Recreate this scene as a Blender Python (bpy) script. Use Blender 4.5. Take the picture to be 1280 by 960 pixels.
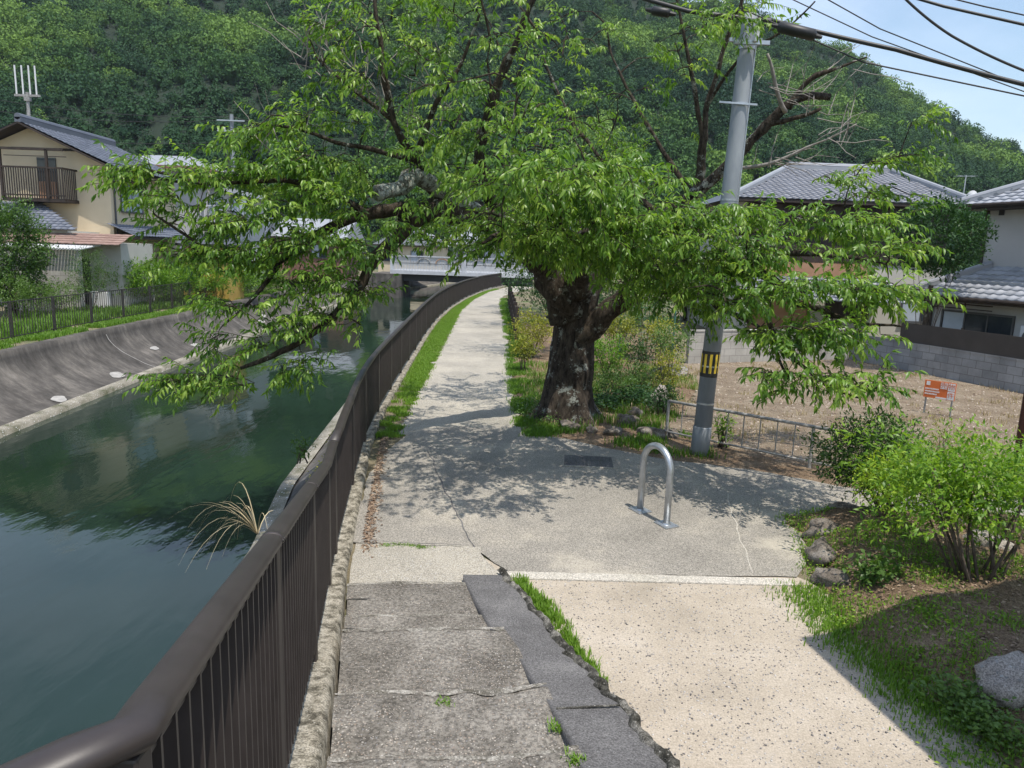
import bpy, math, random
import numpy as np
from mathutils import Vector, Matrix, noise
for o in list(bpy.data.objects): bpy.data.objects.remove(o)
SC = bpy.context.scene; COL = SC.collection
rnd = random.Random(7); rng = np.random.default_rng(7)
R = math.radians
# ---------------------------------------------------------------- camera
FPX = 900.0; PITCH = R(10.4); ROLL = R(2.0); CZ = 2.9
_f = np.array([0, math.cos(PITCH), -math.sin(PITCH)]); _r0 = np.array([1., 0, 0]); _u0 = np.cross(_r0, _f)
_r = _r0*math.cos(ROLL)+_u0*math.sin(ROLL); _u = -_r0*math.sin(ROLL)+_u0*math.cos(ROLL)
cd = bpy.data.cameras.new('camera'); cam = bpy.data.objects.new('camera', cd); COL.objects.link(cam)
cd.sensor_width = 36; cd.lens = 36*FPX/1280; cd.clip_end = 3000; cd.clip_start = .05
M3 = Matrix((( _r[0], _u[0], -_f[0]), (_r[1], _u[1], -_f[1]), (_r[2], _u[2], -_f[2])))
cam.matrix_world = Matrix.Translation((0, 0, CZ)) @ M3.to_4x4()
SC.camera = cam
SC.render.resolution_x = 1024; SC.render.resolution_y = 768
# ---------------------------------------------------------------- light
SUN_EL = R(71); SUN_ROT = R(150)
w = bpy.data.worlds.new('World'); SC.world = w; w.use_nodes = True
nt = w.node_tree; nt.nodes.clear()
wo = nt.nodes.new('ShaderNodeOutputWorld'); bg = nt.nodes.new('ShaderNodeBackground')
sky = nt.nodes.new('ShaderNodeTexSky'); sky.sky_type = 'NISHITA'; sky.sun_disc = False
sky.sun_elevation = SUN_EL; sky.sun_rotation = SUN_ROT; sky.air_density = 1.3; sky.dust_density = .8
tc = nt.nodes.new('ShaderNodeTexCoord'); mp = nt.nodes.new('ShaderNodeMapping'); mp.inputs['Scale'].default_value = (1, 1, 2.6)
nz = nt.nodes.new('ShaderNodeTexNoise'); nz.inputs['Scale'].default_value = 2.3; nz.inputs['Detail'].default_value = 7; nz.inputs['Roughness'].default_value = .55
cr = nt.nodes.new('ShaderNodeValToRGB'); cr.color_ramp.elements[0].position = .40; cr.color_ramp.elements[1].position = .72
cr.color_ramp.elements[0].color = (.02, .02, .02, 1); cr.color_ramp.elements[1].color = (.5, .5, .5, 1)
mx = nt.nodes.new('ShaderNodeMixRGB'); mx.inputs[2].default_value = (6.6, 7.2, 8.8, 1)
L = nt.links.new
L(tc.outputs['Generated'], mp.inputs[0]); L(mp.outputs[0], nz.inputs['Vector']); L(nz.outputs[0], cr.inputs[0])
L(cr.outputs[0], mx.inputs[0]); L(sky.outputs[0], mx.inputs[1]); L(mx.outputs[0], bg.inputs[0]); L(bg.outputs[0], wo.inputs[0])
bg.inputs[1].default_value = .145
sd = bpy.data.lights.new('sun', 'SUN'); sd.energy = 3.9; sd.angle = R(.5); sd.color = (1, .94, .85)
so = bpy.data.objects.new('sun', sd); COL.objects.link(so)
sv = Vector((math.sin(SUN_ROT)*math.cos(SUN_EL), math.cos(SUN_ROT)*math.cos(SUN_EL), math.sin(SUN_EL)))
so.rotation_euler = sv.to_track_quat('Z', 'Y').to_euler(); so.location = (10, -10, 30)
SC.view_settings.view_transform = 'Standard'; SC.view_settings.look = 'None'; SC.view_settings.gamma = 1; SC.view_settings.exposure = 0.36
SC.cycles.max_bounces = 6; SC.cycles.transparent_max_bounces = 6; SC.cycles.volume_bounces = 0
# ---------------------------------------------------------------- photo rays -> world points
def ray(x, y): return _f*FPX+_r*(x-640)-_u*(y-480)
def at(x, y, z=0):
    d = ray(x, y); t = (z-CZ)/d[2]; return Vector((d[0]*t, d[1]*t, z))
def atY(x, y, Y):
    d = ray(x, y); t = Y/d[1]; return Vector((d[0]*t, Y, CZ+d[2]*t))
def onplane(x, y, p, d):
    r = ray(x, y); n = np.array([d[1], -d[0]]); t = (n[0]*p[0]+n[1]*p[1])/(n[0]*r[0]+n[1]*r[1]); return Vector((r[0]*t, r[1]*t, CZ+r[2]*t))
def pxl(P):
    P = np.asarray(P, float)-np.array([0, 0, CZ]); k = P@_f
    return 640+FPX*(P@_r)/k, 480-FPX*(P@_u)/k
# ---------------------------------------------------------------- materials
MATS = {}
def new_mat(name):
    m = bpy.data.materials.new(name); m.use_nodes = True; MATS[name] = m
    return m, m.node_tree, m.node_tree.nodes['Principled BSDF']
def ramp(nt, src, stops):
    r = nt.nodes.new('ShaderNodeValToRGB'); e = r.color_ramp.elements
    while len(e) < len(stops): e.new(.5)
    for i, (p, c) in enumerate(stops): e[i].position = p; e[i].color = (*c, 1)
    nt.links.new(src, r.inputs[0]); return r.outputs[0]
def noise_n(nt, vec, scale, detail=4, rough=.6, stretch=None):
    if stretch:
        m = nt.nodes.new('ShaderNodeMapping'); m.inputs['Scale'].default_value = stretch; nt.links.new(vec, m.inputs[0]); vec = m.outputs[0]
    n = nt.nodes.new('ShaderNodeTexNoise'); n.inputs['Scale'].default_value = scale; n.inputs['Detail'].default_value = detail; n.inputs['Roughness'].default_value = rough
    nt.links.new(vec, n.inputs['Vector']); return n.outputs[0]
def mixc(nt, fac, a, b, mode='MIX'):
    m = nt.nodes.new('ShaderNodeMixRGB'); m.blend_type = mode
    for i, v in enumerate((fac, a, b)):
        if hasattr(v, 'links'): nt.links.new(v, m.inputs[i])
        elif i == 0: m.inputs[0].default_value = v
        else: m.inputs[i].default_value = (*v, 1)
    return m.outputs[0]
def bump(nt, bs, h, strength=.3, dist=.01):
    b = nt.nodes.new('ShaderNodeBump'); b.inputs['Strength'].default_value = strength; b.inputs['Distance'].default_value = dist
    nt.links.new(h, b.inputs['Height']); nt.links.new(b.outputs[0], bs.inputs['Normal'])
def simple(name, stops, scale=3, rough=.8, bscale=None, bs=.3, bd=.01, metal=0, detail=5, stretch=None, spec=None):
    m, nt, b = new_mat(name); c = nt.nodes.new('ShaderNodeTexCoord').outputs['Object']
    n = noise_n(nt, c, scale, detail, stretch=stretch)
    nt.links.new(ramp(nt, n, stops), b.inputs['Base Color']); b.inputs['Roughness'].default_value = rough; b.inputs['Metallic'].default_value = metal
    if spec is not None: b.inputs['Specular IOR Level'].default_value = spec
    if bscale: bump(nt, b, noise_n(nt, c, bscale, 4), bs, bd)
    return m
def G(v): return (v, v, v)
def speckle(name, base_stops, dots, scale, dens=.25, rough=.95, bd=.008, bstr=.6, blot=1.2, fine=90, patch=None, con=(.40, .42, .60, 1.38)):
    """fine aggregate: blotchy base colour, small stones of mixed colour"""
    m, nt, b = new_mat(name); c = nt.nodes.new('ShaderNodeTexCoord').outputs['Object']
    base = ramp(nt, noise_n(nt, c, blot, 6, .65), base_stops)
    f = noise_n(nt, c, fine, 3, .7)
    base = mixc(nt, .75, base, ramp(nt, f, [(con[0], G(con[1])), (con[2], G(con[3]))]), 'MULTIPLY')
    v = nt.nodes.new('ShaderNodeTexVoronoi'); v.inputs['Scale'].default_value = scale; dn = nt.nodes.new('ShaderNodeTexNoise'); dn.inputs['Scale'].default_value = scale*.9; nt.links.new(c, dn.inputs['Vector']); vm = nt.nodes.new('ShaderNodeVectorMath'); vm.operation = 'MULTIPLY_ADD'; vm.inputs[1].default_value = (.9/scale,)*3; nt.links.new(dn.outputs['Color'], vm.inputs[0]); nt.links.new(c, vm.inputs[2]); nt.links.new(vm.outputs[0], v.inputs['Vector'])
    wn = nt.nodes.new('ShaderNodeSeparateColor'); nt.links.new(v.outputs['Color'], wn.inputs[0])
    col = ramp(nt, wn.outputs[0], [(i/max(1, len(dots)-1), d) for i, d in enumerate(dots)])
    sel = nt.nodes.new('ShaderNodeMath'); sel.operation = 'LESS_THAN'; sel.inputs[1].default_value = dens; nt.links.new(wn.outputs[1], sel.inputs[0])
    sh = nt.nodes.new('ShaderNodeMath'); sh.operation = 'LESS_THAN'; nt.links.new(v.outputs['Distance'], sh.inputs[0]); ma = nt.nodes.new('ShaderNodeMath'); ma.operation = 'MULTIPLY_ADD'; ma.inputs[1].default_value = .38; ma.inputs[2].default_value = .12; nt.links.new(wn.outputs[2], ma.inputs[0]); nt.links.new(ma.outputs[0], sh.inputs[1])
    mu = nt.nodes.new('ShaderNodeMath'); mu.operation = 'MULTIPLY'; nt.links.new(sel.outputs[0], mu.inputs[0]); nt.links.new(sh.outputs[0], mu.inputs[1])
    out = mixc(nt, mu.outputs[0], base, col)
    if patch:
        pn = ramp(nt, noise_n(nt, c, patch[0], 5, .7), [(patch[1], G(0)), (patch[1]+.12, G(1))]); out = mixc(nt, pn, out, patch[2])
    nt.links.new(out, b.inputs['Base Color']); b.inputs['Roughness'].default_value = rough; b.inputs['Specular IOR Level'].default_value = .25
    a = nt.nodes.new('ShaderNodeMath'); a.operation = 'ADD'; nt.links.new(f, a.inputs[0]); nt.links.new(mu.outputs[0], a.inputs[1])
    bump(nt, b, a.outputs[0], bstr, bd)
    return m
def leafmat(name, c1, c2, c3, rough=.45, trans=.35, spec=.4):
    """foliage: colour from a per leaf random attribute, light passes through"""
    m, nt, b = new_mat(name)
    at_ = nt.nodes.new('ShaderNodeAttribute'); at_.attribute_name = 'tint'
    col = ramp(nt, at_.outputs['Fac'], [(0, c1), (.5, c2), (1, c3)])
    nt.links.new(col, b.inputs['Base Color']); b.inputs['Roughness'].default_value = rough; b.inputs['Specular IOR Level'].default_value = spec
    if trans > 0:
        t = nt.nodes.new('ShaderNodeBsdfTranslucent'); tcol = mixc(nt, 1, col, (1.5, 1.55, .7), 'MULTIPLY'); nt.links.new(tcol, t.inputs[0])
        mxs = nt.nodes.new('ShaderNodeMixShader'); mxs.inputs[0].default_value = trans
        nt.links.new(b.outputs[0], mxs.inputs[1]); nt.links.new(t.outputs[0], mxs.inputs[2]); nt.links.new(mxs.outputs[0], nt.nodes['Material Output'].inputs[0])
    return m
def brickmat(name, c1, c2, mortar, bw, bh, msize=.012, rough=.9, stain=.5, axis='xz'):
    m, nt, b = new_mat(name); c = nt.nodes.new('ShaderNodeTexCoord').outputs['Object']
    if axis == 'xz':
        s = nt.nodes.new('ShaderNodeSeparateXYZ'); nt.links.new(c, s.inputs[0]); q = nt.nodes.new('ShaderNodeCombineXYZ')
        nt.links.new(s.outputs[0], q.inputs[0]); nt.links.new(s.outputs[2], q.inputs[1]); v = q.outputs[0]
    else: v = c
    br = nt.nodes.new('ShaderNodeTexBrick'); br.inputs['Scale'].default_value = 1; br.inputs['Brick Width'].default_value = bw; br.inputs['Row Height'].default_value = bh
    br.inputs['Mortar Size'].default_value = msize; br.inputs['Color1'].default_value = (*c1, 1); br.inputs['Color2'].default_value = (*c2, 1); br.inputs['Mortar'].default_value = (*mortar, 1)
    br.offset = .5; nt.links.new(v, br.inputs['Vector'])
    n = ramp(nt, noise_n(nt, c, 1.6, 6, .7), [(.3, G(1-stain)), (.65, G(1.1))])
    nt.links.new(mixc(nt, 1, br.outputs[0], n, 'MULTIPLY'), b.inputs['Base Color']); b.inputs['Roughness'].default_value = rough
    bump(nt, b, br.outputs[1], -.4, .01)
    return m
m_asph = speckle('asphalt_grey', [(.3, (.225, .208, .18)), (.5, (.295, .272, .235)), (.7, (.41, .37, .305))], [(.1, .097, .09), (.3, .28, .25), (.5, .47, .41), (.22, .205, .18)], 110, .6, bd=.005, blot=.9, fine=70, patch=(.45, .56, (.44, .40, .33)))
m_path = speckle('path_concrete', [(.3, (.29, .27, .225)), (.5, (.37, .34, .285)), (.7, (.46, .42, .345))], [(.15, .15, .15), (.4, .39, .37), (.55, .53, .5)], 90, .4, bd=.004, blot=.7)
m_gravel = speckle('sandy_gravel', [(.3, (.33, .285, .225)), (.5, (.42, .362, .288)), (.72, (.50, .44, .365))], [(.10, .10, .11), (.20, .19, .19), (.32, .31, .31), (.5, .47, .43)], 60, .16, bd=.006, blot=1.1, fine=75, con=(.36, .68, .64, 1.16), patch=(.9, .60, (.36, .335, .30)))
m_step = speckle('exposed_aggregate', [(.34, (.115, .104, .088)), (.5, (.18, .165, .142)), (.66, (.265, .245, .213))], [(.16, .12, .09), (.40, .37, .33), (.10, .10, .10), (.28, .22, .17), (.22, .22, .22), (.36, .30, .24), (.5, .47, .42)], 85, .9, bd=.010, bstr=1, blot=2.6, fine=45)
m_slab = speckle('ramp_mortar', [(.3, (.10, .096, .095)), (.55, (.145, .14, .138)), (.75, (.21, .203, .197))], [(.08, .08, .08), (.3, .3, .29)], 140, .3, bd=.004, blot=2.5)
m_roughedge = speckle('worn_concrete_edge', [(.35, (.03, .028, .022)), (.5, (.10, .095, .08)), (.66, (.34, .32, .28))], [(.05, .05, .04), (.4, .38, .34)], 70, .3, bd=.015, bstr=1, blot=9)
m_kerb = speckle('kerb_concrete', [(.40, (.09, .08, .06)), (.50, (.25, .225, .175)), (.60, (.37, .335, .27))], [(.1, .1, .08), (.5, .47, .4)], 90, .2, bd=.004, blot=11)
m_strip = speckle('pale_concrete', [(.3, (.42, .39, .33)), (.7, (.55, .51, .45))], [(.3, .3, .3), (.5, .5, .45)], 90, .2, bd=.003)
m_earth = speckle('brown_earth', [(.3, (.18, .135, .09)), (.5, (.28, .222, .155)), (.7, (.39, .325, .24))], [(.10, .07, .05), (.36, .3, .24), (.2, .12, .08), (.42, .36, .3)], 38, .5, bd=.03, bstr=.9, blot=1.7)
m_mulch = speckle('leaf_litter', [(.3, (.13, .085, .05)), (.5, (.26, .18, .115)), (.7, (.40, .30, .20))], [(.10, .07, .04), (.44, .31, .2), (.26, .2, .12), (.38, .26, .16)], 45, .6, bd=.03, bstr=1, blot=2.5)
m_ground = speckle('open_ground', [(.3, (.12, .11, .06)), (.5, (.2, .17, .11)), (.7, (.3, .26, .18))], [(.1, .08, .05), (.3, .28, .2)], 20, .4, bd=.03, blot=.4, patch=(.25, .5, (.07, .12, .03)))
m_litter = simple('dead_leaves', [(.3, (.20, .10, .05)), (.7, (.42, .26, .14))], 9, .9)
def bankmat():
    m, nt, b = new_mat('stained_canal_concrete'); c = nt.nodes.new('ShaderNodeTexCoord').outputs['Object']
    base = ramp(nt, noise_n(nt, c, .9, 7, .7), [(.3, (.045, .042, .038)), (.5, (.095, .087, .078)), (.72, (.19, .172, .15))])
    st = ramp(nt, noise_n(nt, c, 2.2, 6, .75, stretch=(1, 2.6, .18)), [(.35, G(.45)), (.5, G(1)), (.68, G(1.8))])
    base = mixc(nt, .5, base, st, 'MULTIPLY')
    nt.links.new(base, b.inputs['Base Color']); b.inputs['Roughness'].default_value = .95; b.inputs['Specular IOR Level'].default_value = .2
    bump(nt, b, noise_n(nt, c, 14, 6, .7), .5, .02); return m
m_bank = bankmat()
m_ledge = speckle('wet_ledge', [(.35, (.12, .12, .075)), (.5, (.26, .24, .19)), (.7, (.38, .35, .29))], [(.1, .1, .08)], 40, .15, blot=2)
m_patchw = simple('pale_mortar_patch', [(.3, (.27, .26, .24)), (.7, (.42, .40, .37))], 9, .9)
def watermat():
    m, nt, b = new_mat('canal_water'); c = nt.nodes.new('ShaderNodeTexCoord').outputs['Object']
    base = ramp(nt, noise_n(nt, c, .18, 4, .5), [(.35, (.008, .019, .011)), (.65, (.015, .031, .021))])
    nt.links.new(base, b.inputs['Base Color']); b.inputs['Roughness'].default_value = .035; b.inputs['IOR'].default_value = 1.33; b.inputs['Specular IOR Level'].default_value = .9
    a = noise_n(nt, c, 3.2, 3, .6, stretch=(1.6, .55, 1)); a2 = noise_n(nt, c, .6, 3, .5, stretch=(1.3, .5, 1))
    ad = nt.nodes.new('ShaderNodeMath'); ad.operation = 'MULTIPLY_ADD'; ad.inputs[1].default_value = .16; nt.links.new(a, ad.inputs[0]); nt.links.new(a2, ad.inputs[2])
    bump(nt, b, ad.outputs[0], .24, .08); return m
m_water = watermat()
m_brown = simple('brown_railing_paint', [(.3, (.030, .024, .022)), (.7, (.048, .039, .036))], 6, .45, 220, .12, .001)
m_brown2 = simple('dull_brown_paint', [(.3, (.030, .026, .024)), (.7, (.05, .044, .04))], 6, .5)
m_galv = simple('galvanised_steel', [(.3, (.36, .38, .40)), (.7, (.52, .54, .56))], 14, .38, 40, .1, .001, metal=.75)
m_greyrail = simple('weathered_grey_paint', [(.35, (.20, .19, .18)), (.7, (.42, .41, .39))], 12, .6)
m_pole = simple('grey_pole_concrete', [(.35, (.17, .19, .21)), (.52, (.245, .265, .29)), (.7, (.34, .36, .375))], 2.2, .6, 60, .15, .002, stretch=(1, 1, .25))
m_black = simple('black_plastic', [(.3, G(.012)), (.7, G(.022))], 5, .5)
m_yellow = simple('yellow_reflector', [(.3, (.62, .42, .03)), (.7, (.75, .55, .06))], 8, .5)
m_cable = simple('cable_rubber', [(.3, G(.018)), (.7, G(.035))], 5, .5)
m_bark = None
def barkmat(name, c1, c2, lich, amount, sc=1.0):
    m, nt, b = new_mat(name); c = nt.nodes.new('ShaderNodeTexCoord').outputs['Object']
    ridg = noise_n(nt, c, 9*sc, 7, .72, stretch=(1.6, 1.6, .55))
    base = ramp(nt, ridg, [(.36, c1), (.56, c2), (.72, tuple(x*1.6 for x in c2))])
    ln = noise_n(nt, c, 3.4*sc, 9, .78)
    lm = ramp(nt, ln, [(amount, G(0)), (amount+.035, G(1))])
    out = mixc(nt, lm, base, lich)
    nt.links.new(out, b.inputs['Base Color']); b.inputs['Roughness'].default_value = .95; b.inputs['Specular IOR Level'].default_value = .15
    bump(nt, b, ridg, 1, .045); return m
m_bark = barkmat('cherry_bark', (.014, .011, .009), (.068, .055, .043), (.25, .265, .235), .56)
m_branch = barkmat('branch_bark', (.022, .017, .012), (.075, .06, .045), (.25, .26, .22), .57, 1.5)
m_dead = simple('bleached_twigs', [(.3, (.16, .14, .12)), (.7, (.34, .31, .28))], 8, .9)
m_lichen = barkmat('lichen_stump', (.07, .065, .05), (.16, .15, .12), (.36, .38, .33), .47, 3)
m_leaf = leafmat('cherry_leaves', (.055, .130, .020), (.145, .270, .034), (.32, .44, .085), .36, .44)
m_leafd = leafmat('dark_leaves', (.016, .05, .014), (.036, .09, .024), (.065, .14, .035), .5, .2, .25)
m_leafb = leafmat('bright_leaves', (.07, .17, .02), (.19, .33, .03), (.38, .48, .05), .45, .4)
m_leafy = leafmat('yellow_leaves', (.11, .14, .02), (.26, .28, .03), (.42, .38, .05), .5, .3)
m_leafm = leafmat('garden_leaves', (.03, .075, .015), (.07, .14, .025), (.12, .21, .04), .45, .3)
m_grass = leafmat('grass_blades', (.07, .15, .015), (.13, .25, .025), (.22, .36, .05), .5, .35)
m_dry = leafmat('dry_grass_blades', (.28, .21, .11), (.42, .34, .20), (.55, .47, .32), .7, .2)
m_forest = leafmat('forest_leaves', (.015, .050, .022), (.050, .115, .028), (.15, .25, .045), .7, .15, .2)
m_stem = simple('bush_stems', [(.3, (.05, .035, .025)), (.7, (.13, .10, .075))], 12, .9)
m_plaster_b = simple('beige_plaster', [(.3, (.58, .48, .33)), (.7, (.66, .55, .39))], 1.2, .9, 60, .1, .003)
m_plaster_g = simple('pale_grey_plaster', [(.3, (.42, .42, .42)), (.7, (.50, .50, .49))], 1.0, .9, 60, .1, .003)
m_plaster_w = simple('cream_wall', [(.3, (.45, .43, .38)), (.7, (.54, .51, .45))], 1.0, .9)
m_timber = simple('dark_timber', [(.3, (.018, .012, .009)), (.7, (.05, .034, .025))], 6, .7, stretch=(1, 1, .2))
m_redwood = simple('red_brown_post', [(.35, (.05, .014, .010)), (.55, (.10, .035, .022)), (.7, (.30, .22, .17))], 7, .7, 30, .3, .004, stretch=(1.5, 1.5, .12))
m_glass = simple('window_glass', [(.3, (.02, .025, .03)), (.7, (.05, .06, .07))], 2, .08)
m_curtain = simple('frosted_pane', [(.3, (.35, .40, .46)), (.7, (.45, .5, .55))], 3, .3)
m_alu = simple('window_frame_metal', [(.3, G(.06)), (.7, G(.10))], 5, .5)
m_white = simple('white_metal', [(.3, G(.6)), (.7, G(.72))], 4, .5)
m_block = brickmat('concrete_blocks', (.23, .235, .24), (.31, .31, .31), (.16, .155, .15), .40, .20, .008, stain=.35)
m_block2 = brickmat('pale_blocks', (.40, .38, .34), (.46, .44, .40), (.28, .26, .24), .40, .20, .008, stain=.3)
m_dkpanel = simple('dark_brown_panel', [(.3, (.035, .028, .024)), (.7, (.055, .046, .04))], 2, .6)
m_rock = speckle('rock', [(.35, (.08, .068, .055)), (.5, (.17, .145, .12)), (.66, (.30, .27, .235))], [(.1, .1, .09), (.3, .27, .24)], 60, .15, blot=5, bd=.008)
m_rockp = speckle('pale_rock', [(.3, (.26, .23, .20)), (.5, (.38, .34, .30)), (.7, (.48, .44, .40))], [(.2, .2, .19), (.5, .48, .45)], 40, .2, blot=3, bd=.02)
def tilemat(name, c1, c2):
    m, nt, b = new_mat(name); c = nt.nodes.new('ShaderNodeTexCoord').outputs['Object']
    a = nt.nodes.new('ShaderNodeAttribute'); a.attribute_name = 'tint'
    k = mixc(nt, .35, ramp(nt, a.outputs['Fac'], [(0, c1), (1, c2)]), ramp(nt, noise_n(nt, c, 1.5, 5), [(.3, c1), (.7, c2)]))
    nt.links.new(k, b.inputs['Base Color']); b.inputs['Roughness'].default_value = .42; b.inputs['Specular IOR Level'].default_value = .5
    return m
m_tile = tilemat('grey_roof_tiles', (.085, .095, .12), (.17, .185, .225))
m_tilep = tilemat('silver_roof_tiles', (.26, .27, .29), (.42, .43, .46))
m_tiler = tilemat('red_metal_roof', (.24, .15, .12), (.33, .22, .18))
m_orange = simple('orange_board', [(.3, (.60, .13, .03)), (.7, (.68, .17, .045))], 3, .5)
m_signw = simple('white_board', [(.3, G(.7)), (.7, G(.78))], 3, .5)
m_ywall = simple('yellow_panel', [(.3, (.42, .27, .06)), (.7, (.52, .36, .09))], 2, .6)
m_orwall = simple('orange_brown_wall', [(.3, (.34, .18, .10)), (.7, (.44, .26, .16))], 2, .8)
m_brick = brickmat('brown_bricks', (.20, .09, .06), (.26, .12, .08), (.2, .17, .15), .22, .07, .008)
m_bridge = simple('bridge_grey_metal', [(.3, (.40, .41, .43)), (.7, (.52, .53, .55))], 3, .5)
m_dark = simple('dark_steel', [(.3, G(.03)), (.7, G(.05))], 3, .8)  # dark grey of girder, canal bed, vent, porch door and shed roof
# ---------------------------------------------------------------- object helpers
def tag(o, label=None, cat=None, group=None, kind=None):
    if label: o['label'] = label
    if cat: o['category'] = cat
    if group: o['group'] = group
    if kind: o['kind'] = kind
    return o
def empty(name, loc=(0, 0, 0), rz=0, **k):
    o = bpy.data.objects.new(name, None); COL.objects.link(o); o.location = loc; o.rotation_euler = (0, 0, rz); o.empty_display_size = .2
    return tag(o, **k)
class MB:
    def __init__(s): s.v = []; s.f = []
    def add(s, vs, fs):
        n = len(s.v); s.v += [tuple(p) for p in vs]; s.f += [tuple(i+n for i in f) for f in fs]; return s
    def box(s, x0, y0, z0, x1, y1, z1):
        return s.add([(x0, y0, z0), (x1, y0, z0), (x1, y1, z0), (x0, y1, z0), (x0, y0, z1), (x1, y0, z1), (x1, y1, z1), (x0, y1, z1)],
                     [(0, 3, 2, 1), (4, 5, 6, 7), (0, 1, 5, 4), (1, 2, 6, 5), (2, 3, 7, 6), (3, 0, 4, 7)])
    def bar(s, a, b, w, h, up=(0, 0, 1)):
        a = Vector(a); b = Vector(b); d = (b-a).normalized(); sd_ = d.cross(Vector(up))
        if sd_.length < 1e-4: sd_ = Vector((1, 0, 0))
        sd_.normalize(); u2 = sd_.cross(d); vs = []
        for p in (a, b):
            for i, j in ((-1, -1), (1, -1), (1, 1), (-1, 1)): vs.append(p+sd_*i*w/2+u2*j*h/2)
        return s.add(vs, [(0, 1, 2, 3), (7, 6, 5, 4), (0, 4, 5, 1), (1, 5, 6, 2), (2, 6, 7, 3), (3, 7, 4, 0)])
    def tube(s, pts, rad, n=8, oval=1.0, cap=True, jit=0):
        pts = [Vector(p) for p in pts]; m = len(pts)
        if not hasattr(rad, '__len__'): rad = [rad]*m
        vs = []; ref = None
        for i, p in enumerate(pts):
            d = (pts[min(i+1, m-1)]-pts[max(i-1, 0)]).normalized()
            if ref is None: ref = Vector((0, 0, 1)) if abs(d.z) < .9 else Vector((1, 0, 0))
            a = d.cross(ref)
            if a.length < 1e-4: a = d.cross(Vector((0, 1, .1)))
            a.normalize(); b = a.cross(d).normalized(); ref = b
            for k in range(n):
                t = 2*math.pi*k/n; q = p+a*math.cos(t)*rad[i]+b*math.sin(t)*rad[i]*oval
                if jit: q = q+(q-p).normalized()*rad[i]*jit*(noise.noise(q*4.0)+.5*noise.noise(q*11))
                vs.append(q)
        fs = [(i*n+k, i*n+(k+1) % n, (i+1)*n+(k+1) % n, (i+1)*n+k) for i in range(m-1) for k in range(n)]
        if cap: fs += [tuple(range(n))[::-1], tuple((m-1)*n+k for k in range(n))]
        return s.add(vs, fs)
    def build(s, name, mat, parent=None, smooth=False, bevel=0):
        me = bpy.data.meshes.new(name); me.from_pydata(s.v, [], s.f); me.update()
        if smooth: me.shade_smooth()
        o = bpy.data.objects.new(name, me); COL.objects.link(o); me.materials.append(mat)
        if parent: o.parent = parent
        if bevel:
            b = o.modifiers.new('bevel', 'BEVEL'); b.width = bevel; b.segments = 2; b.limit_method = 'ANGLE'; b.angle_limit = R(40)
        return o
def npmesh(name, V, F, mat, tint=None, parent=None, smooth=False):
    """V (n,3) floats, F (m,k) ints, tint one value per face"""
    me = bpy.data.meshes.new(name); V = np.ascontiguousarray(V, np.float32); F = np.ascontiguousarray(F, np.int32); m, k = F.shape
    me.vertices.add(len(V)); me.vertices.foreach_set('co', V.ravel())
    me.loops.add(m*k); me.loops.foreach_set('vertex_index', F.ravel())
    me.polygons.add(m); me.polygons.foreach_set('loop_start', np.arange(0, m*k, k, dtype=np.int32))
    try: me.polygons.foreach_set('loop_total', np.full(m, k, np.int32))
    except Exception: pass
    if tint is not None:
        a = me.attributes.new('tint', 'FLOAT', 'FACE'); a.data.foreach_set('value', np.ascontiguousarray(np.clip(tint, 0, 1), np.float32))
    me.update(calc_edges=True)
    if smooth: me.shade_smooth()
    me.materials.append(mat)
    o = bpy.data.objects.new(name, me); COL.objects.link(o)
    if parent: o.parent = parent
    return o
def sheet(name, fn, nu, nv, mat, parent=None, smooth=True):
    """grid surface from fn(u,v)->(x,y,z)"""
    V = np.array([fn(i/nu, j/nv) for j in range(nv+1) for i in range(nu+1)]); b = np.arange(nu)[None, :]+np.arange(nv)[:, None]*(nu+1)
    b = b.ravel(); F = np.stack([b, b+1, b+nu+2, b+nu+1], 1)
    return npmesh(name, V, F, mat, parent=parent, smooth=smooth)
def poly_sheet(name, pts, z, mat, jag=.03, step=.12, th=0):
    """flat area with a slightly ragged outline"""
    out = []
    for i, p in enumerate(pts):
        q = pts[(i+1) % len(pts)]; a = Vector((p[0], p[1], 0)); b = Vector((q[0], q[1], 0)); n = max(1, int((b-a).length/step)); nn = Vector((b.y-a.y, a.x-b.x, 0)).normalized()
        for k in range(n):
            c = a.lerp(b, k/n); j = jag*(noise.noise(c*3.1)+.6*noise.noise(c*9+Vector((3, 1, 0))))*2
            if k == 0: j = 0
            c += nn*j; out.append((c.x, c.y, z))
    mb = MB(); mb.add(out, [tuple(range(len(out)))]); return mb.build(name, mat)
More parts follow.
